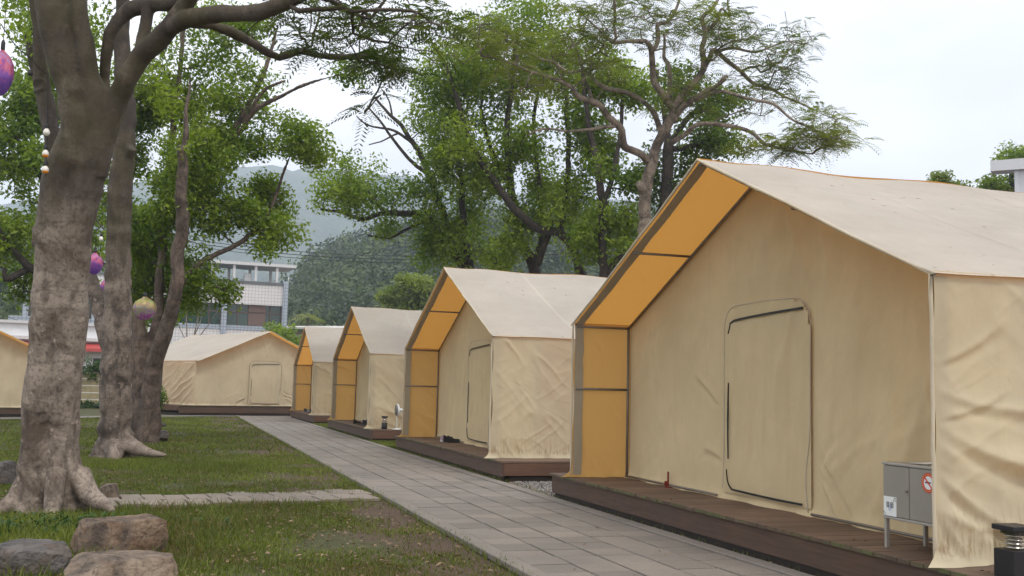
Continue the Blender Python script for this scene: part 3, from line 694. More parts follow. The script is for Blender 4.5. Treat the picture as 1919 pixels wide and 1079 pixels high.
t2 = [
 [(215, 866, 21.4, 46), (216, 832, 21.4, 34), (217, 780, 21.4, 30), (218, 700, 21.4, 28), (219, 600, 21.4, 26), (222, 500, 21.4, 24), (222, 420, 21.4, 23), (226, 350, 21.4, 23), (232, 270, 21.4, 20), (236, 180, 21.6, 17), (228, 80, 21.8, 15), (235, -60, 22, 12), (250, -250, 22, 8)],
 [(210, 660, 21.4, 18), (195, 605, 21.6, 16), (180, 555, 21.8, 15), (160, 500, 22, 14), (130, 420, 22.3, 13), (110, 330, 22.6, 11), (80, 200, 23, 9), (50, 60, 23, 6)],
 [(226, 330, 21.4, 13), (238, 296, 21.3, 11), (248, 276, 21.2, 10)],
 [(230, 825, 21.3, 20), (258, 842, 21.0, 14), (285, 849, 20.9, 8), (312, 853, 20.8, 3)], [(200, 830, 21.4, 20), (180, 852, 21.2, 12), (166, 864, 21.1, 5)], [(215, 835, 21.1, 22), (212, 866, 20.7, 12), (205, 880, 20.4, 5)]]
make_tree('smooth_bark_tree', 'grey trunk behind the big foreground tree, with a stub branch and a root running right', None, t2,
 [(240, -140, 260, 120, 22, 3, 70), (100, 40, 110, 90, 23, 1.5, 36)], LEAF, BARK2, 12, 'broad', 90, (.5, .5, .35), .11, .03, .022, [(P(222, 605, 21.0), .12, .03), (P(248, 276, 20.9), .1, .02), (P(220, 700, 21.0), .08, .02)], wig=.01)
t3 = [
 [(260, 834, 26.5, 23), (262, 780, 26.5, 19), (262, 700, 26.6, 17), (260, 640, 26.7, 15), (258, 600, 26.8, 13), (258, 588, 26.8, 12)],
 [(277, 834, 26.3, 20), (280, 770, 26.3, 19), (290, 700, 26.3, 17), (302, 650, 26.2, 15), (318, 600, 26.1, 14), (328, 540, 26, 13), (336, 460, 26, 13), (341, 380, 26, 12), (341, 320, 26, 11), (340, 276, 26, 9)],
 [(341, 300, 26, 7), (346, 255, 26.1, 6), (352, 200, 26.3, 4), (356, 140, 26.5, 2)],
 [(276, 720, 26.6, 10), (285, 640, 26.8, 10), (298, 560, 27, 9), (305, 480, 27.2, 9), (312, 400, 27.4, 8), (320, 300, 27.6, 7), (330, 180, 27.8, 5), (345, 60, 28, 4), (350, -40, 28, 3)],
 [(326, 555, 26.1, 8), (355, 512, 26.6, 6), (385, 488, 26.9, 6), (430, 463, 27.2, 5), (470, 440, 27.5, 5), (505, 395, 27.8, 4), (525, 340, 28, 3), (545, 290, 28, 2)],
 [(312, 410, 27.4, 7), (370, 335, 27.6, 7), (425, 268, 28, 7), (455, 215, 28.2, 6), (490, 150, 28.4, 5), (520, 60, 28.6, 3)],
 [(425, 268, 28, 6), (455, 240, 27.8, 5), (480, 205, 27.6, 5), (530, 178, 27.4, 4), (590, 155, 27.2, 3), (645, 142, 27, 2)],
 [(455, 232, 27.8, 4), (475, 200, 27.6, 4), (500, 165, 27.5, 4), (535, 150, 27.4, 3)]]
make_tree('camphor_tree', 'forked brown tree with a broken dark stem and dense green crown, left of the path', None, t3,
 [(330, 330, 100, 170, 27.6, 1.6, 150), (425, 345, 85, 95, 28.2, 1.4, 90), (300, 180, 90, 110, 28, 1.5, 70), (420, 190, 110, 100, 28.6, 1.6, 62), (362, 525, 42, 45, 27, .8, 26), (515, 390, 65, 60, 28, .9, 34), (540, 275, 70, 50, 28.3, 1, 46), (250, 470, 60, 90, 28.4, 1, 40), (320, 520, 60, 80, 28.4, 1, 36), (600, 120, 80, 50, 27.2, .8, 18), (490, 455, 40, 25, 27.4, .5, 7), (275, 300, 45, 120, 28.6, 1, 55), (470, 330, 60, 60, 28.4, .9, 26), (300, 420, 60, 90, 28.6, 1, 30), (420, 540, 22, 28, 27.4, .5, 9), (255, 560, 40, 60, 28.4, .8, 22), (430, 60, 120, 60, 28.6, 1.2, 40), (200, 400, 50, 150, 29.5, 1, 40)],
 LEAF, BARK3, 13, 'broad', 105, (.44, .44, .34), .104, .035, .02, [], -.12)
make_tree('small_tree', 'thin dark trunk standing just behind the forked brown tree', None,
 [[(288, 799, 38.5, 10), (290, 765, 38.5, 8), (296, 700, 38.6, 7), (300, 620, 38.8, 6), (302, 540, 39, 5), (310, 440, 39, 3)], [(290, 778, 38.5, 6), (280, 795, 38.3, 4)], [(291, 778, 38.5, 6), (299, 796, 38.3, 4)]],
 [(300, 520, 70, 70, 39, 1.5, 40)], LEAFD, BARKD, 14, 'broad', 70, (.55, .55, .4), .12)
make_tree('broadleaf_tree', 'mossy-limbed green tree behind the big trunk at the left edge', None,
 [[(112, 810, 33, 15), (114, 700, 33, 13), (118, 560, 33, 12), (114, 430, 33, 10), (105, 300, 33.4, 8), (90, 150, 33.8, 5), (80, 20, 34, 3)], [(116, 560, 33, 9), (75, 510, 32.6, 9), (50, 500, 32.4, 8), (25, 470, 32.2, 6), (-10, 420, 32, 4), (-60, 360, 32, 3)], [(60, 502, 32.5, 6), (30, 515, 32.3, 7), (10, 522, 32.2, 6), (8, 500, 32.2, 3)], [(110, 400, 33.2, 6), (60, 300, 33, 5), (20, 250, 32.8, 4), (-30, 200, 32.6, 3)]],
 [(40, 300, 75, 130, 33, 1.8, 110), (20, 440, 75, 60, 32.4, 1.4, 60), (80, 170, 70, 90, 33.8, 1.5, 52), (-70, 300, 80, 140, 32.6, 2, 50), (130, 100, 80, 90, 34.5, 1.5, 50), (50, 520, 60, 40, 34, 1, 26)],
 LEAF, BARKD, 15, 'broad', 75, (.52, .52, .38), .14, gate=-.1)
gc = 'camphor trees behind the tent row'
make_tree('camphor_tree', 'leaning camphor tree behind the second tent with a long arm reaching left', gc,
 [[(905, 600, 39, 12), (882, 520, 39, 11), (850, 480, 39, 10), (820, 440, 39.2, 8), (795, 405, 39.4, 7), (760, 400, 39.6, 6), (720, 398, 39.8, 5), (680, 408, 40, 4), (640, 398, 40, 3), (600, 390, 40, 2)],
  [(850, 480, 39, 8), (832, 400, 39.2, 7), (805, 330, 39.3, 6), (770, 260, 39.5, 5), (730, 215, 39.7, 3), (700, 180, 39.8, 2)], [(805, 330, 39.3, 4), (762, 292, 39.4, 3.2), (722, 240, 39.5, 2.4), (690, 198, 39.6, 1.4)], [(770, 265, 39.5, 3), (738, 246, 39.7, 2.4), (700, 238, 39.9, 1.8), (668, 215, 40, 1.1)], [(735, 220, 39.7, 2), (728, 190, 39.7, 1.5), (715, 165, 39.7, 1)], [(745, 250, 39.5, 2), (720, 262, 39.4, 1.4), (690, 270, 39.4, 1)], [(882, 515, 39, 8), (868, 400, 38.6, 6), (860, 300, 38.4, 5), (850, 200, 38.2, 4)], [(720, 398, 39.8, 4), (690, 360, 39.8, 3), (650, 330, 39.8, 2)], [(800, 410, 39.4, 4), (760, 430, 39.4, 3), (730, 445, 39.3, 2), (690, 440, 39.3, 2)]],
 [(690, 345, 95, 50, 39.8, 1.5, 62), (640, 380, 50, 30, 40, .8, 14), (845, 370, 60, 100, 39, 2, 100), (830, 220, 55, 100, 38.6, 1.8, 75), (825, 450, 50, 50, 39, 1.3, 55), (735, 430, 40, 20, 39.3, .6, 8), (870, 120, 70, 70, 38.6, 2, 40), (770, 350, 40, 40, 39.4, 1, 8)],
 LEAF, BARKD, 16, 'broad', 84, (.62, .62, .48), .132, gate=-.12)
make_tree('camphor_tree', 'upright dark-stemmed camphor tree rising behind the ridge of the second tent', gc,
 [[(1020, 610, 38.5, 12), (1002, 510, 38.5, 11), (975, 450, 38.5, 9), (965, 400, 38.4, 9), (955, 330, 38.3, 7), (950, 240, 38.2, 6), (960, 150, 38, 4), (970, 60, 38, 3)], [(1005, 500, 38.5, 7), (1015, 430, 38.8, 6), (1010, 340, 39, 5), (1000, 250, 39.2, 4), (1010, 160, 39.4, 3)], [(960, 360, 38.4, 5), (920, 280, 38.8, 4), (900, 200, 39, 3)]],
 [(935, 440, 62, 60, 38.6, 1.5, 75), (925, 300, 70, 90, 38.6, 2, 80), (905, 140, 100, 90, 38.6, 2.2, 75), (985, 210, 60, 100, 38.8, 1.8, 62), (1010, 380, 40, 80, 39, 1.4, 40), (960, 30, 120, 50, 38.6, 2, 40)],
 LEAF, BARKD, 17, 'broad', 84, (.62, .62, .48), .132, gate=-.12)
make_tree('camphor_tree', 'camphor tree with one long curved branch sweeping to the upper left behind the second tent', gc,
 [[(1110, 620, 37, 11), (1092, 525, 37, 10), (1075, 470, 37, 9), (1050, 437, 37, 8), (1010, 428, 37, 8), (970, 395, 37, 8), (930, 345, 37, 7), (895, 295, 37, 6), (870, 230, 37, 5), (845, 150, 37, 4), (810, 80, 37, 3)], [(1050, 437, 37, 6), (1062, 350, 37.3, 6), (1066, 280, 37.5, 5), (1060, 190, 37.6, 4), (1050, 100, 37.8, 3)], [(1030, 430, 37, 7), (1020, 460, 37.3, 6), (1010, 495, 37.6, 7)]],
 [(1070, 380, 50, 70, 37.4, 1.4, 55), (1070, 240, 60, 90, 37.6, 1.8, 55), (880, 260, 60, 50, 37, .9, 22), (1080, 480, 40, 30, 37.4, 1, 20), (1040, 110, 80, 70, 38, 1.6, 40), (860, 90, 60, 50, 37, 1, 16)],
 LEAF, BARKD, 18, 'broad', 84, (.62, .62, .48), .13, gate=-.1)
make_tree('camphor_tree', 'straight slim camphor tree between the second and the nearest tent', gc,
 [[(1140, 640, 35, 11), (1133, 520, 35, 9), (1130, 450, 35, 8), (1128, 380, 35, 8), (1120, 300, 35.2, 7), (1102, 220, 35.4, 5), (1090, 130, 35.6, 3)], [(1138, 515, 35, 8), (1160, 480, 35.2, 8), (1185, 460, 35.4, 7), (1215, 430, 35.6, 5), (1240, 380, 36, 3)], [(1128, 390, 35, 5), (1150, 320, 35.2, 5), (1165, 240, 35.4, 4), (1170, 150, 35.6, 3)]],
 [(1155, 430, 60, 60, 35.4, 1.3, 52), (1165, 290, 62, 70, 35.5, 1.5, 52), (1110, 170, 80, 80, 35.6, 1.5, 52), (1100, 450, 40, 50, 35.6, 1, 24), (1190, 180, 60, 60, 35.8, 1.4, 32)],
 LEAF, BARKD, 19, 'broad', 75, (.55, .55, .42), .145, gate=-.1)
make_tree('broadleaf_tree', 'dark thick-stemmed tree behind the mottled flat-topped tree and the nearest tent', None,
 [[(1245, 640, 35, 12), (1246, 420, 35, 11), (1250, 340, 35, 11), (1254, 280, 35, 11), (1256, 258, 35, 8)], [(1252, 280, 35, 6), (1290, 275, 35, 6), (1330, 260, 35, 4), (1370, 250, 35, 3)], [(1255, 265, 35, 6), (1240, 200, 35.3, 4), (1230, 130, 35.5, 3)], [(1255, 270, 35, 6), (1290, 220, 35.2, 5), (1330, 190, 35.3, 3)]],
 [(1330, 265, 65, 35, 35, 1.4, 36), (1270, 190, 70, 60, 35.6, 1.4, 34), (1340, 200, 50, 40, 35.4, 1, 20), (1280, 330, 30, 60, 35.8, .8, 20), (1225, 340, 25, 60, 36, .8, 18)],
 LEAFD, BARKD, 20, 'broad', 75, (.55, .55, .42), .145, gate=-.2)
# the open, flat-topped feathery tree
te = [
 [(1222, 640, 29, 19), (1214, 480, 29, 18), (1209, 410, 29, 17), (1206, 358, 29, 17), (1221, 304, 29, 15), (1236, 265, 29, 13), (1246, 240, 29, 13), (1261, 204, 29, 11)],
 [(1207, 362, 29, 12), (1200, 348, 28.85, 11), (1196, 340, 28.75, 10)],
 [(1261, 204, 29, 10), (1245, 188, 28.9, 10), (1228, 155, 28.8, 9), (1222, 106, 28.6, 8), (1219, 90, 28.4, 7), (1204, 73, 28.2, 6), (1175, 73, 28, 5), (1151, 77, 27.8, 5), (1122, 53, 27.6, 3), (1095, 30, 27.4, 2)],
 [(1221, 98, 28.6, 6), (1236, 78, 28.6, 6), (1236, 45, 28.6, 6), (1253, 37, 28.8, 5), (1269, 16, 29, 4), (1285, -30, 29, 3)],
 [(1261, 204, 29, 10), (1285, 180, 29.1, 10), (1302, 155, 29.2, 9), (1318, 130, 29.3, 9), (1314, 94, 29.4, 7), (1322, 65, 29.5, 7), (1322, 33, 29.6, 6), (1338, 12, 29.7, 5), (1350, -30, 30, 3)],
 [(1322, 60, 29.5, 5), (1345, 40, 29.8, 4), (1356, 15, 30, 3), (1372, 30, 30.2, 3), (1362, -5, 30.2, 2)],
 [(1318, 130, 29.3, 7), (1332, 105, 29.6, 7), (1340, 97, 29.8, 6), (1367, 118, 30, 6), (1408, 143, 30.3, 5), (1449, 167, 30.6, 4), (1489, 184, 30.8, 3), (1530, 204, 31, 2)],
 [(1338, 98, 29.8, 5), (1375, 85, 29.6, 4), (1420, 90, 29.4, 3), (1470, 75, 29.2, 2)],
 [(1262, 228, 29, 8), (1285, 200, 28.8, 8), (1326, 171, 28.5, 7), (1346, 160, 28.4, 6), (1359, 147, 28.3, 6), (1364, 143, 28.3, 4)],
 [(1302, 188, 28.7, 5), (1347, 171, 28.3, 5), (1391, 183, 28, 4), (1440, 200, 27.8, 4), (1481, 228, 27.6, 3), (1526, 245, 27.4, 3), (1575, 262, 27.2, 2)],
 [(1258, 268, 29, 8), (1285, 249, 28.8, 7), (1314, 232, 28.6, 6), (1367, 234, 28.4, 6), (1408, 245, 28.2, 5), (1436, 269, 28, 5), (1481, 281, 27.8, 3), (1522, 285, 27.6, 2)],
 [(1222, 302, 29, 10), (1208, 300, 28.9, 10), (1179, 273, 28.6, 10), (1163, 241, 28.4, 10), (1135, 220, 28.2, 9), (1114, 200, 28, 8), (1077, 179, 27.8, 7), (1069, 159, 27.6, 6), (1041, 143, 27.4, 5), (1000, 135, 27.2, 4), (960, 118, 27, 3), (900, 105, 26.8, 2)],
 [(1240, 258, 29, 8), (1232, 230, 29.2, 8), (1220, 208, 29.3, 7), (1196, 188, 29.5, 6), (1163, 175, 29.7, 6), (1126, 159, 29.9, 6), (1102, 130, 30.1, 5), (1069, 139, 30.3, 4), (1041, 122, 30.5, 4), (1012, 114, 30.6, 3), (960, 90, 30.8, 2)],
 [(1261, 200, 29, 7), (1258, 171, 29.3, 7), (1253, 122, 29.6, 6), (1243, 105, 29.8, 5), (1236, 60, 30, 3)],
 [(1112, 196, 28, 5), (1100, 160, 28.3, 4), (1085, 110, 28.5, 4), (1065, 70, 28.7, 3)], [(1165, 236, 28.4, 6), (1100, 240, 28, 4), (1040, 245, 27.6, 3), (990, 255, 27.4, 2)]]
make_tree('flat_topped_tree', 'open feathery-leaved tree with mottled bark and spreading limbs above the nearest tent', None, te,
 [(1505, 245, 85, 45, 28, 1.5, 60), (1565, 262, 45, 18, 27.3, .8, 26), (1430, 165, 85, 60, 30, 1.5, 52), (1440, 75, 75, 60, 29.5, 1.6, 52), (1350, 40, 90, 50, 29.6, 1.8, 52), (1235, 45, 90, 50, 28.8, 1.8, 52), (1300, 190, 90, 60, 29, 1.5, 22), (1090, 60, 100, 55, 28, 1.8, 70), (970, 80, 90, 55, 27.4, 1.6, 60), (1130, 125, 60, 40, 28.4, 1.4, 22), (1000, 150, 80, 30, 27.5, 1.2, 24), (1400, 275, 60, 18, 28, .7, 14), (1470, 280, 50, 14, 27.8, .6, 14), (900, 60, 80, 60, 27.4, 1.2, 34), (1170, 20, 100, 40, 28.6, 1.6, 32), (1360, 130, 60, 40, 29, 1.2, 12), (1200, -120, 320, 90, 28.6, 3, 90)],
 FEATHER, BARKE, 21, 'feather', 9, (.5, .5, .2), .1, None, .02, [], -.25, .0062, flen=.36, seg=10, wig=.17, thin=.7, step=.2, bare=.3)
make_tree('bright_tree', 'bright yellow-green round tree in front of the wooded hill, left of the second tent', None,
 [[(765, 640, 80, 5), (766, 590, 80, 4), (764, 555, 80, 3), (760, 530, 80, 2)]],
 [(770, 540, 38, 24, 80, 1.6, 46), (735, 562, 24, 16, 80, 1.2, 18), (795, 565, 22, 20, 80.5, 1.2, 18), (765, 575, 50, 18, 80, 1.5, 24), (805, 540, 14, 10, 81, .6, 6)], LEAFY, BARKD, 22, 'broad', 75, (.8, .8, .55), .3, gate=-.6, step=1)
make_tree('shrub', 'green shrub behind the right side of the tent at the path end', None,
 [[(545, 700, 64, 3), (540, 660, 64, 2), (530, 640, 64, 1)]], [(525, 630, 24, 16, 64, 1, 20), (550, 652, 30, 20, 63.5, 1, 26), (520, 660, 25, 25, 64, 1, 14), (560, 690, 30, 30, 64, 1, 14)], LEAF, BARKD, 23, 'broad', 80, (.6, .6, .45), .2, cat='shrub', gate=-.6, step=.6)
make_tree('shrub', 'small leafy shrub at the left corner of the tent at the path end', None,
 [[(302, 772, 50.5, 2), (301, 745, 50.5, 1)]], [(302, 745, 9, 18, 50.5, .4, 14)], LEAF, BARKD, 24, 'broad', 60, (.3, .3, .3), .12, cat='shrub', gate=-.9, step=.4)
make_tree('broadleaf_tree', 'loose green tree behind the white roof canopy at the far right', None,
 [[(1905, 700, 46, 6), (1900, 420, 46, 5), (1895, 340, 46, 4), (1900, 285, 46, 2)], [(1897, 360, 46, 3), (1870, 345, 46, 2)]], [(1895, 300, 26, 30, 46, 1.2, 22), (1875, 345, 30, 14, 46, 1, 20), (1940, 310, 40, 50, 46, 1.4, 26)], LEAF, BARKD, 25, 'broad', 80, (.42, .42, .35), .15, gate=-.4, step=.5)
make_tree('broadleaf_tree', 'treetop just showing over the roof of the nearest tent', None,
 [[(1765, 700, 46, 5), (1762, 420, 46, 4), (1760, 345, 46, 2)]], [(1760, 338, 20, 12, 46, .7, 14), (1785, 350, 22, 10, 46, .7, 12), (1760, 380, 50, 25, 46, 1, 14)], LEAFY, BARKD, 26, 'broad', 70, (.36, .36, .28), .15, gate=-.6, step=.5)
make_tree('bare_shrub', 'leafless twiggy bush in front of the tiled building', None,
 [[(355, 680, 66, 1.6), (370, 600, 66, 1), (392, 560, 66, .6)], [(352, 660, 66, 1.4), (350, 600, 66, .9), (345, 560, 66, .5)], [(358, 650, 66, 1.2), (390, 610, 66, .8), (415, 575, 66, .5)], [(360, 640, 66, 1), (380, 585, 66.4, .6), (385, 545, 66.4, .4)], [(355, 650, 66, 1), (335, 610, 65.6, .6), (325, 575, 65.6, .4)]], [], LEAF, BARKE, 27, cat='shrub')

# ------------------------------------------------------------------ rocks
def make_rock(c, size, rz, mat, label, seed, flat=.75, sub=5):
    import bmesh
    r = np.random.default_rng(seed); bm = bmesh.new(); bmesh.ops.create_icosphere(bm, subdivisions=sub, radius=1.0)
    me = bpy.data.meshes.new('rock'); bm.to_mesh(me); bm.free(); n = len(me.vertices); co = np.empty(n * 3); me.vertices.foreach_get('co', co); co = co.reshape(-1, 3)
    co = np.sign(co) * np.abs(co) ** .7; co *= .92 / np.max(np.abs(co), axis=0)
    pl = [(np.array([0, 0, 1.0]) + r.normal(0, .05, 3), flat)] + [(unit(np.array([math.cos(a), math.sin(a), r.uniform(-.1, .35)])), r.uniform(.6, .86)) for a in r.uniform(0, 2 * pi) + np.arange(6) * pi / 3 + r.normal(0, .2, 6)] + [(unit(r.normal(0, 1, 3) + np.array([0, 0, .6])), r.uniform(.8, .98)) for _ in range(5)]
    for nn, d in pl:
        nn = unit(nn); e = co @ nn - d; co -= np.where(e > 0, e, 0)[:, None] * nn * .94
    q = co * np.array(size) * .5
    dsp = .022 * fbm(q * 3 / max(size) * 1.2 + seed, 3, seed) * max(size) + .016 * fbm(q * 12, 4, seed + 5); strat = .003 * np.sin(q[:, 2] * 45 + 5 * fbm(q * 4, 2, seed))
    q = q + unit(co) * (dsp + strat)[:, None]
    me.vertices.foreach_set('co', q.astype(np.float32).ravel()); me.polygons.foreach_set('use_smooth', np.ones(len(me.polygons), dtype=bool)); me.update()
    o = link('boulder', me, mat); o.location = c; o.rotation_euler = (0, 0, rz); return tag(o, label, 'rock')
def at_ground(px, D, z=0.0):
    p = P(px, 900, D); return (p[0], p[1], z)
make_rock(at_ground(244, 9.72, .06), (1.0, .95, .54), .25, ROCK_BROWN, 'flat-topped rusty brown boulder, behind the other two at the lower left', 31, .78, 6)
make_rock(at_ground(246, 8.45, -.075), (1.12, 1.05, .54), .1, ROCK_TAN, 'pale tan flat boulder at the bottom edge, nearest the camera', 33, .8, 6)
make_rock(at_ground(52, 8.75, -.04), (1.0, 1.0, .54), -.3, ROCK_GREY, 'dark grey boulder in the lower left corner', 35, .8, 6)
make_rock(at_ground(207, 13.6, .05), (.34, .42, .36), .3, ROCK_TAN, 'small rounded stone right of the big trunk roots', 37, .95)
make_rock(at_ground(2, 15.4, .10), (.62, .6, .52), -.2, ROCK_GREY, 'grey slanted stone left of the big trunk', 39, .8)
make_rock(at_ground(296, 27.2, .12), (.46, .5, .36), .1, ROCK_GREY, 'squat blocky stone at the foot of the forked tree', 41, .8)
make_rock(at_ground(290, 27.9, .38), (.48, .45, .12), .2, ROCK_GREY, 'thin flat stone lying above the blocky stone by the forked tree', 43, .8)

# ------------------------------------------------------------------ cabinet with stickers
CABM = plain('grey_steel', (.26, .245, .205), .45, .0, .06, 4, .05); CABL = plain('light_steel', (.33, .315, .28), .45, .1)
WHITE = plain('white_sticker', (.72, .75, .72), .5, 0, .03); RED = plain('red_print', (.55, .035, .03), .5, 0, .05); BLACK = plain('black_print', (.02, .02, .022), .5, 0, .05); YEL = plain('yellow_print', (.75, .5, .12), .5, 0, .05)
LILAC = plain('pale_blue_print', (.5, .54, .62), .5, 0, .03)
cab = empty('steel_cabinet', (5.41, 6.945, HD), 0, 'grey two-door steel cabinet on legs with a no smoking sticker, on the nearest deck', 'cabinet')
hw = .318
b = MB(); b.box((.205, 0, .445), (.39, hw * 2, .40), 0, None, .5, .006); b.build('cabinet_body', CABM, cab)
b = MB(); b.box((.205, 0, .655), (.43, hw * 2 + .02, .02), 0, None, .5, .004); b.build('cabinet_top', CABL, cab); b = MB(); b.box((.20, 0, .236), (.41, hw * 2 + .008, .02), 0, None, .5, .004); b.build('cabinet_rail', CABL, cab)
for s in (1, -1):
    b = MB(); b.box((.004, s * (hw / 2 - .0005), .445), (.016, hw - .009, .39), 0, None, .5, .003); dr = b.build('cabinet_door', CABM, cab)
    if s == 1: b = MB(); b.tube([(-.02, .018, .46), (-.002, .018, .46)], [.011, .008], 10); b.build('handle', POLE, dr, True)
for sx in (.02, .385):
    for sy in (1, -1):
        b = MB(); b.box((sx, sy * (hw - .016), .112), (.03, .026, .226)); b.build('leg', CABL, cab)
st = MB(); st.box((-.0055, .228, .325), (.002, .155, .15)); notice = st.build('sticker', WHITE, cab)
gl = MB()
for cy, strokes in ((.252, [(0, .020, .034, .005), (0, .008, .030, .004), (0, -.004, .034, .004), (0, -.017, .03, .005), (-.014, 0, .005, .04), (.012, .002, .005, .036), (0, .004, .004, .03)]),
                    (.204, [(0, .02, .036, .005), (0, .007, .02, .004), (0, -.006, .026, .004), (0, -.019, .034, .005), (-.015, 0, .005, .042), (.015, 0, .005, .042), (0, .002, .005, .03)])):
    for (a, z, w, h) in strokes: gl.box((-.0072, cy - a, .335 + z), (.0012, w, h))
gl.build('lettering', BLACK, notice)
dk = MB(); V = [(-.0068, .228, .318)] + [(-.0068, .228 + .026 * math.cos(a), .318 + .03 * math.sin(a)) for a in np.linspace(0, 2 * pi, 25)[:-1]]; dk.add(V, [(0, i, i % 24 + 1) for i in range(1, 25)]); dk.build('moon_disc', LILAC, notice)
lf = MB()
for (cy, cz, n_) in ((.172, .378, 9), (.292, .264, 7)):
    for k in range(n_):
        a = rs.uniform(0, 6.28); y_, z_ = cy + rs.uniform(-.015, .02), cz + rs.uniform(-.012, .016); L_ = .008
        lf.add([(-.007, y_ - L_ * math.cos(a), z_ - L_ * math.sin(a)), (-.007, y_ + .003 * math.sin(a), z_ - .003 * math.cos(a)), (-.007, y_ + L_ * math.cos(a), z_ + L_ * math.sin(a)), (-.007, y_ - .003 * math.sin(a), z_ + .003 * math.cos(a))], [(0, 1, 2, 3)])
lf.build('leaf_print', BLACK, notice)
sg = MB(); cy, cz, ro, ri = -.222, .545, .074, .05
def ring(mb, x, r0, r1, n=40):
    V = [(x, cy + r * math.cos(a), cz + r * math.sin(a)) for r in (r0, r1) for a in np.linspace(0, 2 * pi, n + 1)[:-1]]
    mb.add(V, [(i, (i + 1) % n, n + (i + 1) % n, n + i) for i in range(n)])
V = [(-.0055, cy, cz)] + [(-.0055, cy + ro * math.cos(a), cz + ro * math.sin(a)) for a in np.linspace(0, 2 * pi, 41)[:-1]]; sg.add(V, [(0, i, i % 40 + 1) for i in range(1, 41)])
sign = sg.build('no_smoking_sticker', WHITE, cab)
r_ = MB(); ring(r_, -.0065, ri, ro); M = Matrix.Rotation(R_(45), 3, 'X'); r_.box((-.0072, cy, cz), (.001, ri * 2, .012), 0, M); r_.build('red_ring', RED, sign)
r_ = MB(); r_.box((-.0065, cy + .004, cz + .002), (.001, .06, .011)); r_.build('cigarette', BLACK, sign)
r_ = MB()
for k in range(18):
    a = k * 2 * pi / 18; r_.box((-.0078, cy + .062 * math.cos(a), cz + .062 * math.sin(a)), (.001, .006, .011), 0, Matrix.Rotation(a, 3, 'X'))
r_.build('yellow_marks', YEL, sign)
b = MB(); b.add([(.06, .1, .668), (.3, .12, .668), (.31, -.08, .669), (.08, -.1, .668)], [(0, 1, 2, 3)]); b.add([(.06, .1, .672), (.3, .12, .674), (.31, -.08, .69), (.08, -.1, .674)], [(0, 1, 2, 3)]); tag(b.build('plastic_sheet', WHITE), 'thin white sheet lying on top of the grey cabinet', 'sheet')
bpy.data.objects['plastic_sheet'].location = cab.location

# red steel bracket on the nearest deck
REDP = plain('red_paint', (.22, .03, .022), .5, .2)
b = MB(); b.box((0, 0, .004), (.09, .06, .008)); b.box((.0, .0, .1), (.012, .035, .19), 0, None, .5, .002); b.box((-.02, .022, .045), (.035, .012, .06))
tag(b.build('post_bracket', REDP), 'small red steel bracket standing on the nearest deck left of the door', 'bracket'); bpy.data.objects['post_bracket'].location = (5.93, 12.2, HD)

# ------------------------------------------------------------------ bollard lamps
BLK = plain('black_powder_coat', (.014, .014, .016), .4, .2, .1, 20); ALU = plain('bright_louvre', (.72, .72, .72), .18, .9, .03)
mg = NM('clear_acrylic'); g_ = mg.n('ShaderNodeBsdfGlossy', {'Roughness': .05}); tr_ = mg.n('ShaderNodeBsdfTransparent', {'Color': (.93, .92, .9, 1)}); CLEAR = mg.surf(mg.n('ShaderNodeMixShader', {0: .08, 1: tr_.outputs[0], 2: g_.outputs[0]}))
def make_bollard(loc, label, rz=0, w=.2, h=.345, square=True):
    root = empty('bollard_lamp', loc, rz, label, 'lamp', 'low bollard lamps on the decks'); k = w / .2
    if square:
        b = MB(); b.box((0, 0, h * .27), (w * .92, w * .92, h * .54), 0, None, .5, .004); b.build('lamp_base', BLK, root)
        b = MB(); b.box((0, 0, h * .95), (w, w, h * .1), 0, None, .5, .004); b.box((0, 0, h * .865), (w * .6, w * .6, h * .07)); b.build('lamp_cap', BLK, root)
        b = MB(); z0, z1, a = h * .542, h * .898, w * .45
        for i in range(4):
            c, s = [(1, 0), (0, 1), (-1, 0), (0, -1)][i]; M = Matrix(((c, -s, 0), (s, c, 0), (0, 0, 1)))
            b.box(M @ Vector((a, 0, (z0 + z1) / 2)), (.003 if c else a * 2, a * 2 if c else .003, z1 - z0 - .004))
        b.build('clear_shade', CLEAR, root)
    else:
        b = MB(); b.lathe([(w * .42, 0), (w * .45, .01), (w * .45, h * .48), (w * .4, h * .5)], seg=20); b.build('lamp_base', BLK, root, True)
        b = MB(); b.lathe([(w * .36, h * .86), (w * .5, h * .9), (w * .5, h * .97), (w * .4, h)], seg=20); b.build('lamp_cap', BLK, root, True)
        b = MB(); b.lathe([(w * .38, h * .505), (w * .38, h * .855)], seg=20); b.build('clear_shade', CLEAR, root, True)
    for i in range(4):
        z = h * (.57 + .075 * i); b = MB(); b.lathe([(w * .12, z + .012), (w * .34, z), (w * .34, z + .005), (w * .14, z + .02)], seg=24); b.build('louvre', ALU, root, True)
    return root
make_bollard((5.40, 5.87, HD), 'square black bollard lamp with clear shade at the lower right corner', .0)
make_bollard((5.60, 29.28, HD), 'round black bollard lamp beside the white fan on the third deck', 0, .18, .36, False)
dl = d6 - .35 * np.array([ux, uy]) + .35 * np.array([-uy, ux])
make_bollard((dl[0], dl[1], HD), 'black bollard lamp on the deck corner just right of the big trunk', .2, .22, .62, False)

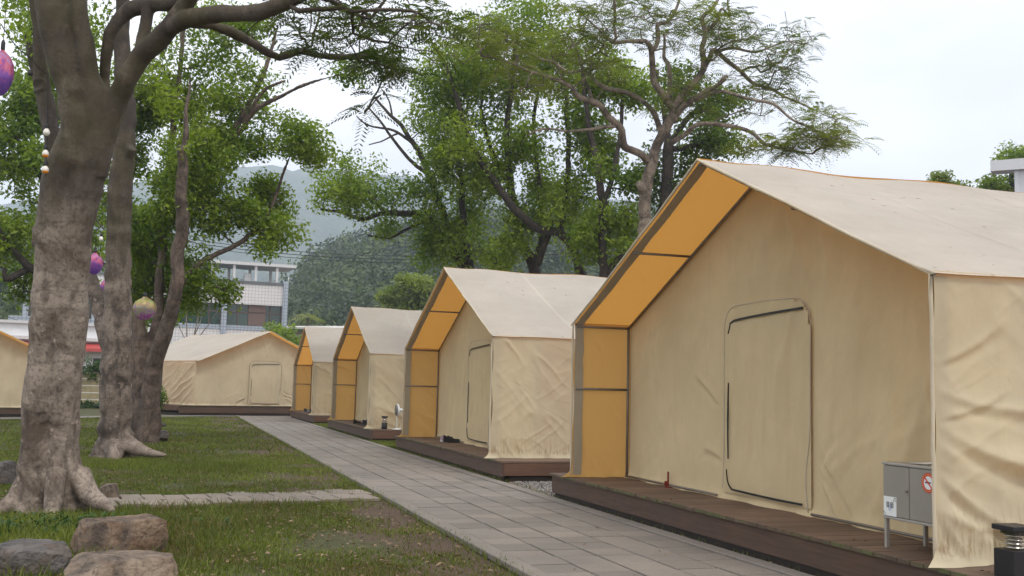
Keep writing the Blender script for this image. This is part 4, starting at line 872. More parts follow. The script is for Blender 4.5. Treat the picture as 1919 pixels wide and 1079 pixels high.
# ------------------------------------------------------------------ white standing fan
FW_ = plain('white_plastic', (.72, .72, .71), .35, 0, .03); FGR = plain('fan_grey', (.22, .22, .22), .5)
fan = empty('standing_fan', (5.93, 29.22, HD), R_(97), 'white standing fan seen edge-on beside the third tent', 'fan')
b = MB(); b.lathe([(.13, 0), (.13, .012), (.05, .03), (.02, .04)], seg=24); b.build('fan_base', FW_, fan, True)
b = MB(); b.tube([(0, 0, .03), (0, 0, .42)], .014, 10); b.build('fan_pole', FW_, fan, True)
M90 = Matrix.Rotation(pi / 2, 3, 'X')
b = MB(); b.lathe([(.155, -.02), (.17, -.01), (.17, .015), (.155, .03), (.09, .055), (.03, .06)], seg=32); b.v = [tuple((M90 @ Vector(p)) + Vector((0, 0, .53))) for p in b.v]; b.build('fan_head', FW_, fan, True)
b = MB(); b.lathe([(.15, -.024), (.05, -.03), (.03, -.03)], seg=32); b.v = [tuple((M90 @ Vector(p)) + Vector((0, 0, .53))) for p in b.v]; b.build('fan_grille', FGR, fan, True)
b = MB(); b.lathe([(.05, .06), (.05, .14), (.03, .155)], seg=16); b.v = [tuple((M90 @ Vector(p)) + Vector((0, 0, .53))) for p in b.v]; b.build('motor', FW_, fan, True)

# ------------------------------------------------------------------ shoes
def make_shoe(loc, rz, col, sole, label, sc=1.0):
    root = empty('shoe', loc, rz, label, 'shoe', 'shoes left on the decks'); root.scale = (sc,) * 3
    us = np.linspace(-1, 1, 15); V = []; n = 12
    def sec(u): return .045 * (1 - .25 * abs(u + .1)) * math.sqrt(max(.08, 1 - abs(u) ** 4)), .055 + .05 * max(0, -u) ** .7 - .012 * u
    for u in us:
        w, h = sec(u)
        for k in range(n):
            a = pi * k / (n - 1); V.append((u * .14, w * math.cos(a), .02 + h * math.sin(a) ** .7 * (1 if u < .9 else .6)))
    mb = MB(); mb.add(V, [(i * n + k, i * n + k + 1, (i + 1) * n + k + 1, (i + 1) * n + k) for i in range(len(us) - 1) for k in range(n - 1)] + [tuple(range(n)), tuple(range(len(V) - 1, len(V) - n - 1, -1))])
    mb.build('upper', plain('shoe_' + 'fabric', col, .7), root, True)
    mb = MB(); O = [(u * .148, s * (sec(u)[0] * 1.08), z) for z in (0, .022) for u, s in [(u, 1) for u in us] + [(u, -1) for u in us[::-1]]]; m_ = len(O) // 2
    mb.add(O, [tuple(range(m_ - 1, -1, -1)), tuple(range(m_, 2 * m_))] + [(i, (i + 1) % m_, m_ + (i + 1) % m_, m_ + i) for i in range(m_)]); mb.build('sole', plain('shoe_sole', sole, .6), root)
    mb = MB(); mb.lathe([(.030, 0), (.034, .012), (.028, .014)], (-.065, 0, .098), 12); mb.build('collar', plain('shoe_lining', (.02, .02, .02), .8), root, True)
    return root
make_shoe((5.78, 22.70, HD), .5, (.012, .012, .014), (.02, .02, .02), 'black shoe left of its pair at the door of the second tent', 1.15)
make_shoe((5.83, 22.50, HD), .3, (.014, .014, .018), (.02, .02, .02), 'black shoe right of its pair at the door of the second tent', 1.15)
make_shoe((5.70, 23.0, HD), 1.4, (.42, .30, .34), (.5, .5, .5), 'pinkish shoe beside the black pair at the second tent', 1.1)
make_shoe((5.5, 33.3, HD), .6, (.03, .025, .025), (.03, .03, .03), 'dark shoe at the far left of the tray on the third deck', 1.1)
make_shoe((5.62, 32.2, HD + .03), 1.2, (.38, .42, .5), (.6, .6, .6), 'pale blue shoe on the shoe tray of the third deck', 1.2)
make_shoe((5.55, 31.6, HD + .03), .2, (.02, .02, .025), (.05, .05, .05), 'black shoe in the middle of the tray on the third deck', 1.2)
make_shoe((5.62, 31.0, HD + .03), .8, (.5, .48, .22), (.5, .5, .4), 'yellowish shoe at the right end of the tray on the third deck', 1.15)
b = MB(); b.box((0, 0, .008), (.42, 2.3, .016), 0, None, .5, .004); b.box((.2, 0, .024), (.02, 2.3, .03)); b.box((-.2, 0, .024), (.02, 2.3, .03)); b.box((0, 1.14, .024), (.4, .02, .03)); b.box((0, -1.14, .024), (.4, .02, .03))
tag(b.build('shoe_tray', BLK), 'long dark tray holding shoes on the third deck', 'tray'); bpy.data.objects['shoe_tray'].location = (5.6, 31.6, HD + .001)
for i, (yy, c_, l_) in enumerate(((46.9, (.03, .03, .03), 'dark shoe at the left on the farthest deck of the row'), (46.0, (.35, .33, .32), 'grey shoe in the middle on the farthest deck of the row'), (45.2, (.05, .04, .04), 'brown shoe at the right on the farthest deck of the row'))):
    make_shoe((5.6, yy, HD), .4 * i, c_, (.1, .1, .1), l_, 1.25)

# ------------------------------------------------------------------ string lights and foil lanterns
CABLE = plain('black_cable', (.012, .012, .012), .6); BULBW = plain('milky_bulb', (.72, .70, .64), .25, 0, .02); BULBO = plain('orange_bulb', (.75, .27, .03), .25, 0, .05)
def cable(p0, p1, sag, n=24): t = np.linspace(0, 1, n)[:, None]; p = np.array(p0) * (1 - t) + np.array(p1) * t; p[:, 2] -= (sag * 4 * t * (1 - t))[:, 0]; return p
def bulb(parent, p, two):
    b = MB(); b.lathe([(.012, .03), (.022, .028), (.024, -.02), (.018, -.028)], p, 12); b.build('socket', CABLE, parent, True)
    b = MB(); b.lathe([(.016, -.028), (.033, -.055), (.038, -.075)] + ([(.036, -.088)] if two else [(.034, -.092), (.02, -.108), (.004, -.113)]), p, 14); bo = b.build('bulb', BULBW, parent, True)
    if two: b = MB(); b.lathe([(.0365, -.088), (.033, -.098), (.02, -.113), (.004, -.118)], p, 14); b.build('orange_tip', BULBO, bo, True)
sl_ = empty('string_light', (0, 0, 0), 0, 'black string light cable with bulbs draped down the left side of the big trunk', 'string light')
A0, A1, A2, A3 = P(-40, 20, 11.2), P(2, 45, 11.4), P(58, 108, 11.8), P(90, 138, 11.95)
b = MB(); b.tube(np.concatenate([cable(A0, A1, .02, 6), cable(A1, A2, .05, 10)[1:], cable(A2, A3, .03, 8)[1:], cable(A3, P(89, 228, 12.0), 0, 6)[1:], cable(P(89, 228, 12.0), P(86, 330, 12.05), 0, 6)[1:]]), .006, 6); b.build('cable', CABLE, sl_, True)
bulb(sl_, P(88, 236, 11.95), False); bulb(sl_, P(86, 276, 11.95), True); bulb(sl_, P(86, 306, 11.95), True)
b = MB(); b.lathe([(.012, .03), (.025, .028), (.027, -.03), (.018, -.034)], P(57, 136, 11.8), 12); b.tube([P(57, 110, 11.8), P(57, 134, 11.8)], .004, 5); b.build('socket', CABLE, sl_, True)
s2 = empty('string_light', (0, 0, 0), 0, 'string light cable running between the trunks behind the big tree', 'string light')
B = [P(150, 455, 12.7), P(181, 468, 17.5), P(205, 512, 22.6), P(272, 556, 25.2), P(330, 545, 26.0)]
b = MB(); b.tube(np.concatenate([cable(B[i], B[i + 1], .05, 12)[(1 if i else 0):] for i in range(4)]), .006, 5); b.build('cable', CABLE, s2, True)
bulb(s2, P(190, 440, 19.5), False); b = MB(); b.tube([P(188, 474, 19.5), P(190, 440, 19.5)], .004, 5); b.build('drop_wire', CABLE, s2, True)
mf = NM('iridescent_foil'); v_ = mf.coord((1, 1, 1), 'Generated'); nf_ = mf.noise(v_, 2.2, 2, .5, 1.0); z_ = mf.n('ShaderNodeSeparateXYZ', {0: v_}).outputs[2]
def foil(name, stops):
    mf = NM(name); v_ = mf.coord((1, 1, 1), 'Generated'); f_ = mf.math('ADD', mf.math('MULTIPLY', mf.n('ShaderNodeSeparateXYZ', {0: v_}).outputs[2], .75), mf.math('MULTIPLY', mf.math('SUBTRACT', mf.noise(v_, 3.0, 2, .5, 1.5), .5), .9))
    vo = mf.n('ShaderNodeTexVoronoi', {'Vector': v_, 'Scale': 3.5}).outputs[1]
    f_ = mf.math('ADD', f_, mf.math('MULTIPLY', mf.math('SUBTRACT', mf.n('ShaderNodeSeparateXYZ', {0: vo}).outputs[0], .5), .35))
    c = mf.ramp(f_, stops)
    d = mf.n('ShaderNodeBsdfPrincipled', {'Base Color': c, 'Roughness': .18, 'Metallic': .35}); t = mf.n('ShaderNodeBsdfTranslucent', {'Color': c}); tr = mf.n('ShaderNodeBsdfTransparent', {'Color': (.9, .8, .9, 1)})
    m1 = mf.n('ShaderNodeMixShader', {0: .45, 1: d.outputs[0], 2: t.outputs[0]}); return mf.surf(mf.n('ShaderNodeMixShader', {0: .12, 1: m1.outputs[0], 2: tr.outputs[0]}))
FOIL1 = foil('purple_foil', [(.15, (.22, .12, .50)), (.4, (.48, .16, .50)), (.58, (.85, .22, .25)), (.72, (.62, .30, .60)), (.9, (.55, .55, .8))])
FOIL2 = foil('green_foil', [(.1, (.50, .14, .60)), (.25, (.45, .5, .42)), (.5, (.62, .42, .25)), (.7, (.6, .6, .2)), (.85, (.15, .6, .25)), (1, (.3, .7, .5))])
def lantern(px, py, D, rpx, foilm, label, tall=1.15):
    r = rpx * D / F_PX; c = P(px, py, D); root = empty('foil_lantern', c, 0, label, 'lantern', 'iridescent foil lanterns hanging from the trees')
    b = MB(); seg = 26; prof = []
    for t in np.linspace(0, pi, 20):
        rr = math.sin(t) * (1 + .12 * math.cos(t)); z = math.cos(t) * tall; prof.append((max(rr, .02) * r, z * r + (0.25 * r if t < .35 else 0) * (1 - t / .35)))
    b.lathe(prof[::-1], (0, 0, 0), seg)
    b.v = [(x * (1 + .05 * math.sin(7 * math.atan2(y, x)) * (1 - abs(z) / (2 * r))), y * (1 + .05 * math.sin(7 * math.atan2(y, x))), z) for x, y, z in b.v]
    b.build('foil_skin', foilm, root)
    b = MB(); b.lathe([(r * .1, tall * r), (r * .18, tall * r + .03), (r * .18, tall * r + .10), (r * .08, tall * r + .13)], (0, 0, 0), 12); b.build('socket', CABLE, root, True)
    b = MB(); b.tube([(0, 0, tall * r + .12), (0, 0, tall * r + .12 + .35)], .004, 5); b.build('cord', CABLE, root, True)
lantern(2, 138, 11.2, 21, FOIL1, 'large purple foil lantern cut by the left edge of the picture', 2.0)
lantern(177, 495, 18.5, 15, FOIL1, 'purple foil lantern peeking out right of the big trunk', 1.3)
lantern(202, 540, 23.2, 14, FOIL1, 'pink and purple foil lantern against the second trunk', 1.25)
lantern(271, 579, 24.6, 21, FOIL2, 'green and orange foil lantern between the second and third trunk', .98)

# ------------------------------------------------------------------ fence, buildings beyond
FENC = plain('ochre_panel', (.34, .29, .17), .8, 0, .2, 3)
fen = empty('board_fence', (-6.0, 62.5, 0), R_(20), 'ochre horizontal board fence seen between the left trunks', 'fence')
for i in range(-3, 5):
    b = MB()
    for k in range(5): b.box((i * 1.9, 0, .25 + k * .38), (1.82, .06 + .01 * (k % 2), .35), 0, None, .5, .012)
    b.build('fence_panel', FENC, fen); b = MB(); b.box((i * 1.9 + .95, -.02, 1.0), (.12, .14, 2.0), 0, None, .5, .01); b.build('fence_post', FENC, fen)
r9 = np.random.default_rng(5)
def ivy(name, label, c0, c1, hgt, n, cat='hedge'):
    t = r9.random((n, 1)); p = np.array(c0) * (1 - t) + np.array(c1) * t + r9.normal(0, 1, (n, 3)) * np.array([.25, .25, hgt]); co, tv = leaves_broad(p, 40, (.3, .3, .25), .18, np.clip(r9.normal(.45, .25, n), 0, 1), r9)
    return tag(fast(name, co, np.arange(len(co)).reshape(-1, 4), IVY, None, False, tv), label, cat)
ivy('creeper', 'dark green creeper spilling over the top of the ochre fence', (-11, 60.8, 2.1), (-1, 64.4, 2.1), .22, 170)
ivy('hedge', 'low grassy bushes at the foot of the ochre fence', (-9, 60.4, .15), (-1.5, 63.2, .15), .12, 60)

def tiles(name, col, line, sc):
    m = NM(name); v = m.coord(); br = m.n('ShaderNodeTexBrick', {'Vector': m.n('ShaderNodeMapping', {0: v, 'Rotation': (R_(90), 0, 0)}).outputs[0], 'Color1': (*col, 1), 'Color2': (*[x * .95 for x in col], 1), 'Mortar': (*line, 1), 'Scale': sc, 'Mortar Size': .035, 'Brick Width': .42, 'Row Height': .42}, offset=0.0)
    c = m.mix(m.math('MULTIPLY', m.ramp(m.noise(v, .8, 5), [(.4, 0), (.7, 1)]), .25), br.outputs[0], tuple(x * .75 for x in col)); return m.pbr(c, .5)
TILEW = tiles('white_wall_tile', (.62, .605, .59), (.38, .37, .38), 1.5); TILEB = tiles('blue_grey_tile', (.33, .38, .44), (.16, .17, .19), 1.4)
CONC = plain('pale_concrete', (.52, .52, .52), .8); WIN = NM('window_glass'); WIN = WIN.pbr(WIN.mix(WIN.noise(WIN.coord(), 1.5, 3), (.012, .03, .025), (.03, .07, .05)), .08); FRM = plain('brown_window_frame', (.075, .045, .035), .5); SHUT = plain('brown_shutter', (.12, .075, .06), .6)
EAVE = plain('dark_gutter', (.10, .11, .12), .6)
# tiled building: local x along the facade from its right end to the left, local y going back
pr, pl_ = P(537, 600, 93), P(180, 600, 87); ang = math.atan2(pr[1] - pl_[1], pr[0] - pl_[0])
bld = empty('tiled_building', (pr[0], pr[1], 0), ang, 'two-storey white tiled building with pergola roof behind the far tent', 'building')
zof = lambda py, D, px=500: float(P(px, py, D)[2])
zt, zb1, zw0, zw1 = zof(533, 92.5), zof(612, 92.5, 530), zof(573, 92.5, 530), zof(612, 92.5, 530)
Lb = 22.0; bayw = 5.15
def bbox(name, x0, x1, y0, y1, z0, z1, mat, par=bld):
    b = MB(); b.box(((x0 + x1) / 2, (y0 + y1) / 2, (z0 + z1) / 2), (abs(x1 - x0), abs(y1 - y0), z1 - z0)); return b.build(name, mat, par)
bbox('upper_wall', -Lb, -.42, 0, 9, zw0, zt, TILEW); bbox('lower_wall', -Lb, -.42, .0, 9, 0, zw1 - .42, TILEW); bbox('gutter', -Lb, -.40, -.12, 9.05, zt, zt + .22, EAVE); bbox('sill_band', -Lb, -.42, -.06, 8.9, zw1 - .415, zw1 - .05, TILEB)
for k in range(5): bbox('column', -.42 - k * bayw - (0 if k else 0), -k * bayw, -.25, .4, 0, zw0 + (zt - zw0 + .35 if k == 0 else .0), TILEB)
for k in range(4):
    xa, xb = -k * bayw - .46, -(k + 1) * bayw + .04
    w = bbox('window', xa, xb, .35, .5, zw1 - .045, zw0 - .005, WIN)
    zm = zw1 + (zw0 - zw1) * .62; bbox('transom', xb, xa, .27, .345, zm - .05, zm + .05, FRM, w)
    for j in range(6): x = xb + (xa - xb) * j / 5; bbox('mullion', x - .05, x + .05, .25, .343, zw1 - .04, zw0 - .01, FRM, w)
    if k == 0: bbox('shutter', xb + 1.85, xb + 3.3, .2, .248, zw1, zm - .06, SHUT, w); bbox('shutter', xb + 1.85, xb + 3.3, .2, .248, zm + .06, zw0 - .02, SHUT, w)
zp = zof(499, 93, 530); roof = bbox('pergola_slab', -16, .75, .5, 4.6, zp, zp + .26, CONC)
for k in range(4):
    bbox('pergola_post', -.75 - k * 1.85 - .22, -.75 - k * 1.85, .7, .92, zt + .22, zp, CONC, roof); bbox('pergola_post', -.75 - k * 1.85 - .22, -.75 - k * 1.85, 4.0, 4.22, zt + .22, zp, CONC, roof)
bbox('roof_vent', -3.6, -3.05, 1.2, 1.7, zt + .225, zt + 1.0, CONC)
b = MB(); b.tube([(.05, .2, zt + .3), (.05, .2, zt + .75)], .05, 8); b.build('roof_pipe', CONC, bld, True)
# white building with a red awning, seen between the trunks
WSID = plain('white_cladding', (.66, .66, .67), .7, 0, .06, 2); REDA = plain('red_awning', (.38, .05, .045), .6)
pw = P(230, 640, 78); wb = empty('white_building', (pw[0], pw[1], 0), ang, 'white clad building with a red awning, glimpsed between the trunks at the left', 'building')
bbox('wall', -9, 0, 0, 7, 0, 5.4, WSID, wb); bbox('roof_edge', -9.2, .1, -.25, 7.2, 5.4, 5.6, CONC, wb); bbox('fascia_band', -9.1, .05, -.5, -.005, zof(652, 78, 190) + .42, zof(652, 78, 190) + .65, CONC, wb)
b = MB(); za = zof(655, 78, 190); b.add([(-9, -.002, za + .45), (0, -.002, za + .45), (0, -1.3, za), (-9, -1.3, za), (-9, -1.3, za - .22), (0, -1.3, za - .22)], [(0, 1, 2, 3), (3, 2, 5, 4)]); b.build('awning', REDA, wb)
w = bbox('window', -1.95, -1.35, -.04, .1, zof(700, 78, 190), zof(672, 78, 190), FRM, wb); bbox('pane', -1.88, -1.42, -.05, -.042, zof(698, 78, 190), zof(674, 78, 190), WIN, w)
pq = P(201, 690, 73); b = MB(); b.tube([(0, 0, 0), (0, 0, 5.2)], [.09, .07], 10); b.lathe([(.16, 0), (.16, .05), (.1, .07)], seg=12); o = tag(b.build('steel_post', CONC, None, True), 'grey steel post in front of the white building', 'post'); o.location = (pq[0], pq[1], 0)
# long low shed right of the tiled building
ROOFM = plain('pale_roof_sheet', (.5, .48, .45), .6); STEEL = plain('grey_steelwork', (.2, .2, .2), .5, .4); TANW = plain('tan_wall', (.50, .44, .34), .8)
ps = P(540, 640, 100); sh = empty('low_shed', (ps[0], ps[1], 0), R_(-4), 'long low shed with pale sheet roof on a steel frame, right of the tiled building', 'shed')
zr = zof(612, 100, 545); b = MB(); b.add([(-1, -1, zr - .25), (19, -1, zr + .2), (19, 7, zr + 1.0), (-1, 7, zr + .25), (-1, -1, zr - .1), (19, -1, zr + .35), (19, 7, zr + 1.15), (-1, 7, zr + .4)], [(0, 3, 2, 1), (4, 5, 6, 7), (0, 1, 5, 4), (1, 2, 6, 5), (2, 3, 7, 6), (3, 0, 4, 7)]); b.build('roof', ROOFM, sh)
bbox('wall', -.4, 18, 3, 6.5, 0, zr - .28, TANW, sh); bbox('eaves_beam', -.6, 18.4, -.55, -.35, zr - 1.0, zr - .75, STEEL, sh)
for k in range(8): b = MB(); b.tube([(-.4 + k * 2.6, -.45, 0), (-.4 + k * 2.6, -.45, zr - .22)], .08, 6); b.build('frame_post', STEEL, sh, True)
# pale canopy building at the far right behind the nearest tent
pc = P(1857, 330, 34); GW = plain('pale_grey_cladding', (.56, .58, .62), .6, 0, .03, 2)
cn = empty('canopy_building', (pc[0], pc[1], 0), math.atan2(RT[1], RT[0]) - .52, 'pale grey building with a projecting roof canopy at the right edge', 'building')
zc0, zc1 = zof(322, 34, 1865), zof(302, 34, 1865)
bbox('canopy', 0, 6, -.12, .5, zc0, zc1, GW, cn); bbox('corner_post', .68, .80, .0, .14, 0, zc0 - .003, GW, cn); bbox('wall', .80, 6, .05, 3.9, 0, zc0 - .003, GW, cn)
# power cables
def wires(px0, py0, px1, py1, D0_, D1_, n, dz, label):
    a, c = P(px0, py0, D0_), P(px1, py1, D1_); d = c - a; a2 = a - d * .6; c2 = c + d * .6
    for k in range(n):
        b = MB(); p = cable(a2, c2, 1.2, 30) + np.array([0, 0, .62 * 1.2 + .12]) + np.array([0, 0, -dz * k]); b.tube(p, .02 + .004 * (k == 1), 5)
        tag(b.build('power_cable', CABLE, None, True), label[k] if isinstance(label, list) else label, 'cable', 'overhead power cables')
wires(450, 458, 860, 476, 70, 66, 3, .22, ['topmost dark power cable crossing in front of the blue mountain', 'middle power cable crossing in front of the blue mountain', 'lowest of the three power cables in front of the blue mountain'])
wires(535, 540, 720, 552, 110, 104, 1, 0, 'thin pale power cable crossing the wooded hill')
wires(535, 579, 720, 584, 110, 104, 1, 0, 'thin power cable low across the foot of the wooded hill')
wires(-20, 574, 70, 604, 80, 84, 2, .55, ['upper pale wire above the left tent', 'lower pale wire above the left tent'])

# ------------------------------------------------------------------ hills and mountains
def terrain(name, prof, Dn, Df, mat, rough, seed, nD=28, nP=120, step_noise=.03):
    xs = np.linspace(prof[0][0], prof[-1][0], nP); ys = np.interp(xs, [p[0] for p in prof], [p[1] for p in prof]); co = []
    for i, (x, yv) in enumerate(zip(xs, ys)):
        crest = P(x, yv, Df)
        for j in range(nD + 6):
            t = j / (nD - 1); D = Dn + (Df - Dn) * t; g0 = P(x, 720, D); s = t if t <= 1 else max(0, 1 - (t - 1) * 2.2)
            h = crest[2] * (s * s * (3 - 2 * s)) ** .8
            co.append((g0[0], g0[1], h))
    co = np.array(co); n3 = fbm(np.stack([co[:, 0], co[:, 1], co[:, 1] * 0], -1) / (rough * 8), 5, seed)
    co[:, 2] = np.maximum(co[:, 2] * (1 + .22 * n3) + (n3 * rough * .5) * (co[:, 2] > 1), -.6) - .3
    o = fast(name, co, gridfaces(nP, nD + 6), mat, None, True); o['kind'] = 'structure'; return co.reshape(nP, nD + 6, 3)
mm = NM('forested_slope'); v_ = mm.coord(); HILLM = mm.pbr(mm.mix(mm.ramp(mm.noise(v_, .09, 8, .65), [(.35, 0), (.65, 1)]), (.018, .036, .012), (.06, .085, .028)), .95)
mm = NM('far_mountain_forest'); v_ = mm.coord(); MTN = mm.pbr(mm.mix(mm.ramp(mm.noise(v_, .02, 9, .68), [(.35, 0), (.65, 1)]), (.02, .04, .02), (.07, .095, .04)), .95, mm.bump(mm.noise(v_, .03, 8, .65), .8, 20))
H1 = terrain('hill', [(470, 640), (535, 592), (560, 540), (590, 512), (640, 482), (690, 458), (740, 450), (790, 440), (850, 426), (950, 430), (1060, 445), (1200, 440), (1350, 450), (1600, 470), (1900, 480), (2300, 520)], 125, 260, HILLM, 5, 3)
H2 = terrain('hill', [(-900, 520), (-500, 480), (-200, 490), (0, 512), (80, 530), (200, 600), (300, 650), (380, 690)], 95, 170, HILLM, 4, 7)
terrain('mountain', [(-1500, 420), (-700, 380), (-200, 430), (100, 400), (350, 338), (500, 332), (600, 352), (700, 380), (900, 384), (1100, 372), (1250, 360), (1500, 380), (1835, 352), (2100, 330), (2700, 380), (3400, 430)], 800, 1500, MTN, 40, 13, 40, 220)
def forest(name, Hc, n, label, seed, jmax, size):
    r = np.random.default_rng(seed); nP, nD, _ = Hc.shape
    i = r.random(n) * (nP - 1.01); j = r.random(n) ** .8 * (jmax - 1.01); a = i.astype(int); c = j.astype(int); fi = (i - a)[:, None]; fj = (j - c)[:, None]
    p = Hc[a, c] * (1 - fi) * (1 - fj) + Hc[a + 1, c] * fi * (1 - fj) + Hc[a, c + 1] * (1 - fi) * fj + Hc[a + 1, c + 1] * fi * fj
    rad = size * r.choice([.5, .7, .9, 1.1, 1.5], n) * r.uniform(.85, 1.15, n); m = 170; N = n * m
    d = unit(r.normal(0, 1, (N, 3)) + np.array([0, 0, .35])); R = np.repeat(rad, m)[:, None]
    lump = 1 + .25 * noise3(d * 2.2 + np.repeat(p, m, 0), seed)[:, None]
    q = np.repeat(p, m, 0) + np.array([0, 0, 1.0]) * R * .75 + d * R * np.array([1, 1, .85]) * lump * r.uniform(.75, 1.02, (N, 1))
    nrm = unit(d + r.normal(0, .5, (N, 3))); ax = unit(np.cross(nrm, r.normal(0, 1, (N, 3)))); w = np.cross(nrm, ax); L = r.uniform(.16, .40, (N, 1)) * (.6 + .16 * R)
    co = np.stack([q - ax * L, q + w * L * .7, q + ax * L, q - w * L * .7], 1).reshape(-1, 3)
    tv = np.clip(np.repeat(np.clip(.38 + .3 * noise3(p / 14, seed) + r.normal(0, .36, n), 0, 1), m) + r.normal(0, .1, N), 0, 1)
    o = fast(name, co, np.arange(len(co)).reshape(-1, 4), FARLEAF, None, False, tv); tag(o, label, 'forest', None, 'stuff')
forest('hillside_forest', H1[:75], 1700, 'hazy mixed forest covering the hill behind the tents', 5, 30, 3.3)
forest('hillside_forest', H2, 900, 'dark green forest on the hill behind the left tent', 6, 30, 2.4)
# palm on the hill foot
pp = P(577, 600, 118); palm = empty('palm_tree', (pp[0], pp[1], 0), 0, 'small palm standing out at the foot of the wooded hill', 'tree'); zt_ = zof(594, 118, 577)
b = MB(); b.tube([(0, 0, 0), (.1, 0, zt_ * .5), (0, 0, zt_)], [.2, .15, .13], 8); b.build('trunk', BARKD, palm, True)
co, t = leaves_feather(np.array([[0, 0, zt_]]), 26, .3, 1.7, np.array([.7]), r9); fast('crown', co, np.arange(len(co)).reshape(-1, 4), FEATHER, palm, False, t)

# ------------------------------------------------------------------ grass, litter, gravel
def lawn_mask(x, y):
    ok = (x < 2.76) & ~((x > -.9) & (np.abs(y - (14.27 + (x + .5) * .19)) < .60)) & (y < np.interp(x, [q[0] for q in lower], [q[1] for q in lower]) - .05)
    n1 = fbm(np.stack([x * .9, y * .9, np.zeros_like(x)], -1), 4, 21); edge = np.clip((x - .9) / 2.0, 0, 1)
    return ok & (n1 - .36 * edge + np.random.default_rng(1).normal(0, .12, len(x)) > -.24)
def blades(name, label, x, y, h, wd, seed, z0=None):
    r = np.random.default_rng(seed); n = len(x); a = r.random(n) * 2 * pi; ln = r.normal(0, .45, (n, 2)); hh = h * r.uniform(.5, 1.4, n)
    z = lawn_h(x, y) if z0 is None else np.full(n, z0); base = np.stack([x, y, z], -1); w = np.stack([np.cos(a), np.sin(a), 0 * a], -1) * wd
    tip = base + np.stack([ln[:, 0] * hh, ln[:, 1] * hh, hh], -1); mid = base * .45 + tip * .55 + np.stack([0 * a, 0 * a, hh * .12], -1)
    co = np.stack([base - w, base + w, mid + w * .75, tip, mid - w * .75], 1).reshape(-1, 3); k = np.arange(n) * 5
    q1 = np.stack([k, k + 1, k + 2, k + 4], -1); q2 = np.stack([k + 4, k + 2, k + 3, k + 3], -1)
    tv = np.clip(.47 + .62 * fbm(np.stack([x * .9, y * .9, 0 * x], -1), 4, 9) + r.normal(0, .2, n), .0, 1)
    me_f = np.concatenate([q1, np.stack([k + 4, k + 2, k + 3, k + 3], -1)])
    # second half as triangles folded into quads with a repeated corner is avoided: split tip slightly
    co = co.reshape(n, 5, 3); co6 = np.concatenate([co, co[:, 3:4] + w[:, None] * .15], 1).reshape(-1, 3); k = np.arange(n) * 6
    fq = np.concatenate([np.stack([k, k + 1, k + 2, k + 4], -1), np.stack([k + 4, k + 2, k + 5, k + 3], -1)])
    return tag(fast(name, co6, fq, GRASS, None, False, np.concatenate([tv, tv])), label, 'grass', None, 'stuff')
rg = np.random.default_rng(77)
def scatter(n, x0, x1, y0, y1, p=1.0): return rg.uniform(x0, x1, n), y0 + (y1 - y0) * rg.random(n) ** p
xs, ys = [], []
for (n, a, c, d, e, pw) in ((90000, -2.6, 2.8, 7.2, 13.9, 1.0), (60000, -4.5, 2.8, 13.9, 24, 1.15), (60000, -9, 2.8, 24, 50, 1.2)):
    x, y_ = scatter(n, a, c, d, e, pw); m_ = lawn_mask(x, y_); xs.append(x[m_]); ys.append(y_[m_])
for i, (x, y_) in enumerate(zip(xs, ys)): blades('grass', ['short green grass on the near lawn', 'short grass on the middle of the lawn', 'short grass on the far lawn'][i], x, y_, (.032, .04, .055)[i], (.0042, .007, .012)[i], 50 + i)
# longer tufts round the trunk, stones and slab edges
tx, ty = [], []
for (cx, cy, sx, sy, n) in ((-.9, 12.2, .9, .45, 5200), (-1.6, 11.2, .6, .8, 3000), (-.9, 20.6, .9, .5, 3500), (.9, 20.5, .6, .6, 2600), (-.1, 13.45, .8, .10, 700), (.7, 15.05, 1.1, .08, 600), (1.3, 13.75, 1.0, .1, 500), (.2, 11.2, .35, .9, 1600), (-1.1, 9.6, .5, .3, 900)):
    tx.append(rg.normal(cx, sx, n)); ty.append(rg.normal(cy, sy, n))
tx, ty = np.concatenate(tx), np.concatenate(ty); m_ = tx < 2.7; blades('grass', 'longer grass tufts around the trunks, stones and slabs', tx[m_], ty[m_], .10, .0042, 60)
x, y_ = scatter(9000, 5.15, 6.4, 25.8, 28.9); x2, y2 = scatter(7000, 5.15, 6.4, 37.7, 41.6); x3, y3 = scatter(5000, 5.15, 5.45, 16.9, 41); blades('grass', 'grass growing between the decks right of the path', np.concatenate([x, x2, x3]), np.concatenate([y_, y2, y3]), .07, .008, 61, 0.0)
x, y_ = scatter(3200, 2.68, 2.85, 8, 50); x2, y2 = scatter(900, 5.12, 5.3, 7.5, 26); blades('grass', 'stray grass blades along the path kerbs', np.concatenate([x, x2]), np.concatenate([y_, y2]), .06, .004, 62, 0.0)
# leafy weeds at the foot of the big trunk
c_ = np.stack([rg.normal(-.95, .45, 150), rg.normal(12.1, .28, 150), np.full(150, .04)], -1); co, t = leaves_broad(c_, 9, (.09, .09, .06), .055, np.clip(rg.normal(.4, .25, 150), 0, 1), rg)
tag(fast('ground_cover', co, np.arange(len(co)).reshape(-1, 4), IVY, None, False, t), 'leafy green weeds around the roots of the big trunk', 'ground cover', None, 'stuff')
def litter(name, label, x, y, z, size, seed):
    r = np.random.default_rng(seed); n = len(x); a = r.random(n) * 2 * pi; L = size * r.uniform(.5, 1.4, n); tl = r.normal(0, .25, (n, 2))
    d = np.stack([np.cos(a), np.sin(a), tl[:, 0]], -1) * L[:, None] * .5; s = np.stack([-np.sin(a), np.cos(a), tl[:, 1]], -1) * L[:, None] * .25; p = np.stack([x, y, z + r.uniform(0, .012, n)], -1)
    co = np.stack([p - d, p + s + [0, 0, .008], p + d, p - s + [0, 0, .006]], 1).reshape(-1, 3)
    return tag(fast(name, co, np.arange(n * 4).reshape(-1, 4), LITTER, None, False, r.random(n)), label, 'leaves', None, 'stuff')
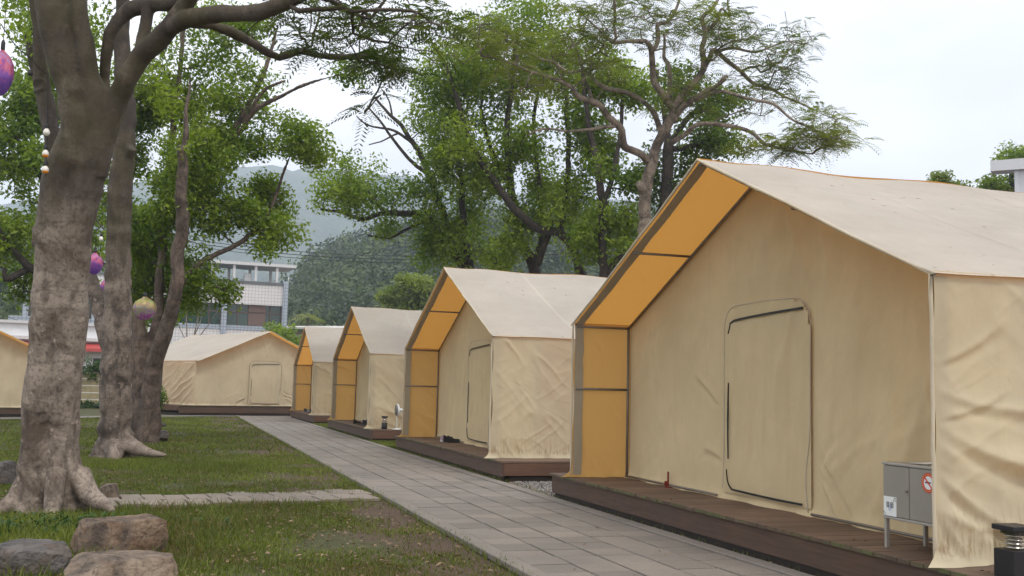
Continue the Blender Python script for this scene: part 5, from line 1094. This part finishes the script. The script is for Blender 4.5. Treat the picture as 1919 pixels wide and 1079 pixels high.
x, y_ = scatter(3000, -3, 2.75, 7.3, 16); x2, y2 = scatter(2800, -5, 2.75, 16, 45, 1.3); x = np.concatenate([x, x2]); y_ = np.concatenate([y_, y2]); m_ = lawn_mask(x, y_) | (x > 1.0); litter('fallen_leaves', 'dry brown leaves scattered over the lawn', x[m_], y_[m_], lawn_h(x[m_], y_[m_]) + .018, .05, 70)
x, y_ = scatter(60, 3, 5, 7.8, 30, 1.3); litter('fallen_leaves', 'a few dark leaf bits on the paved path', x, y_, .036, .035, 71)
x, y_ = scatter(900, 5.14, 5.35, 6.5, 30); litter('fallen_leaves', 'leaf litter in the dark gap along the decks', x, y_, .012, .06, 72)
x, y_ = scatter(40, 5.22, 6.0, 5.8, 14.2); litter('fallen_leaves', 'tiny leaf bits on the nearest deck', x, y_, HD + .003, .03, 73)
n = 9000; x, y_ = scatter(n, 5.0, 8.5, 14.42, 16.85); m_ = (y_ < 16.3 + (x - 5.0) * 1.2); x, y_ = x[m_], y_[m_]; n = len(x); s_ = rg.uniform(.008, .022, n)[:, None, None]
oc = np.array([(1, 0, 0), (0, 1, 0), (-1, 0, 0), (0, -1, 0), (0, 0, .7), (0, 0, -.7)], float)[None] * s_ * rg.uniform(.6, 1.3, (n, 6, 1)); aa = rg.random(n) * 6.28
ca, sa = np.cos(aa)[:, None], np.sin(aa)[:, None]; oc = np.stack([oc[..., 0] * ca - oc[..., 1] * sa, oc[..., 0] * sa + oc[..., 1] * ca, oc[..., 2]], -1) + np.stack([x, y_, np.full(n, .018)], -1)[:, None]
fo = np.array([(0, 1, 4), (1, 2, 4), (2, 3, 4), (3, 0, 4), (1, 0, 5), (2, 1, 5), (3, 2, 5), (0, 3, 5)]); fo = (fo[None] + (np.arange(n) * 6)[:, None, None]).reshape(-1, 3)
tag(fast('gravel', oc.reshape(-1, 3), fo, PEBBLE, None, False, np.repeat(rg.random(n), 8)), 'grey gravel patch between the two nearest decks', 'gravel', None, 'stuff')

# ------------------------------------------------------------------ haze
hz = bpy.data.materials.new('haze'); hz.use_nodes = True; ht = hz.node_tree; ht.nodes.clear(); ho = ht.nodes.new('ShaderNodeOutputMaterial'); hv = ht.nodes.new('ShaderNodeVolumePrincipled')
hv.inputs['Color'].default_value = (.78, .89, 1.0, 1); hv.inputs['Density'].default_value = .00068; hv.inputs['Anisotropy'].default_value = 0.55; ht.links.new(hv.outputs[0], ho.inputs['Volume'])
b = MB(); b.box((0, 1120, 194), (4800, 2400, 392)); tag(b.build('haze', hz), 'pale blue haze in the valley air', 'haze', None, 'stuff')
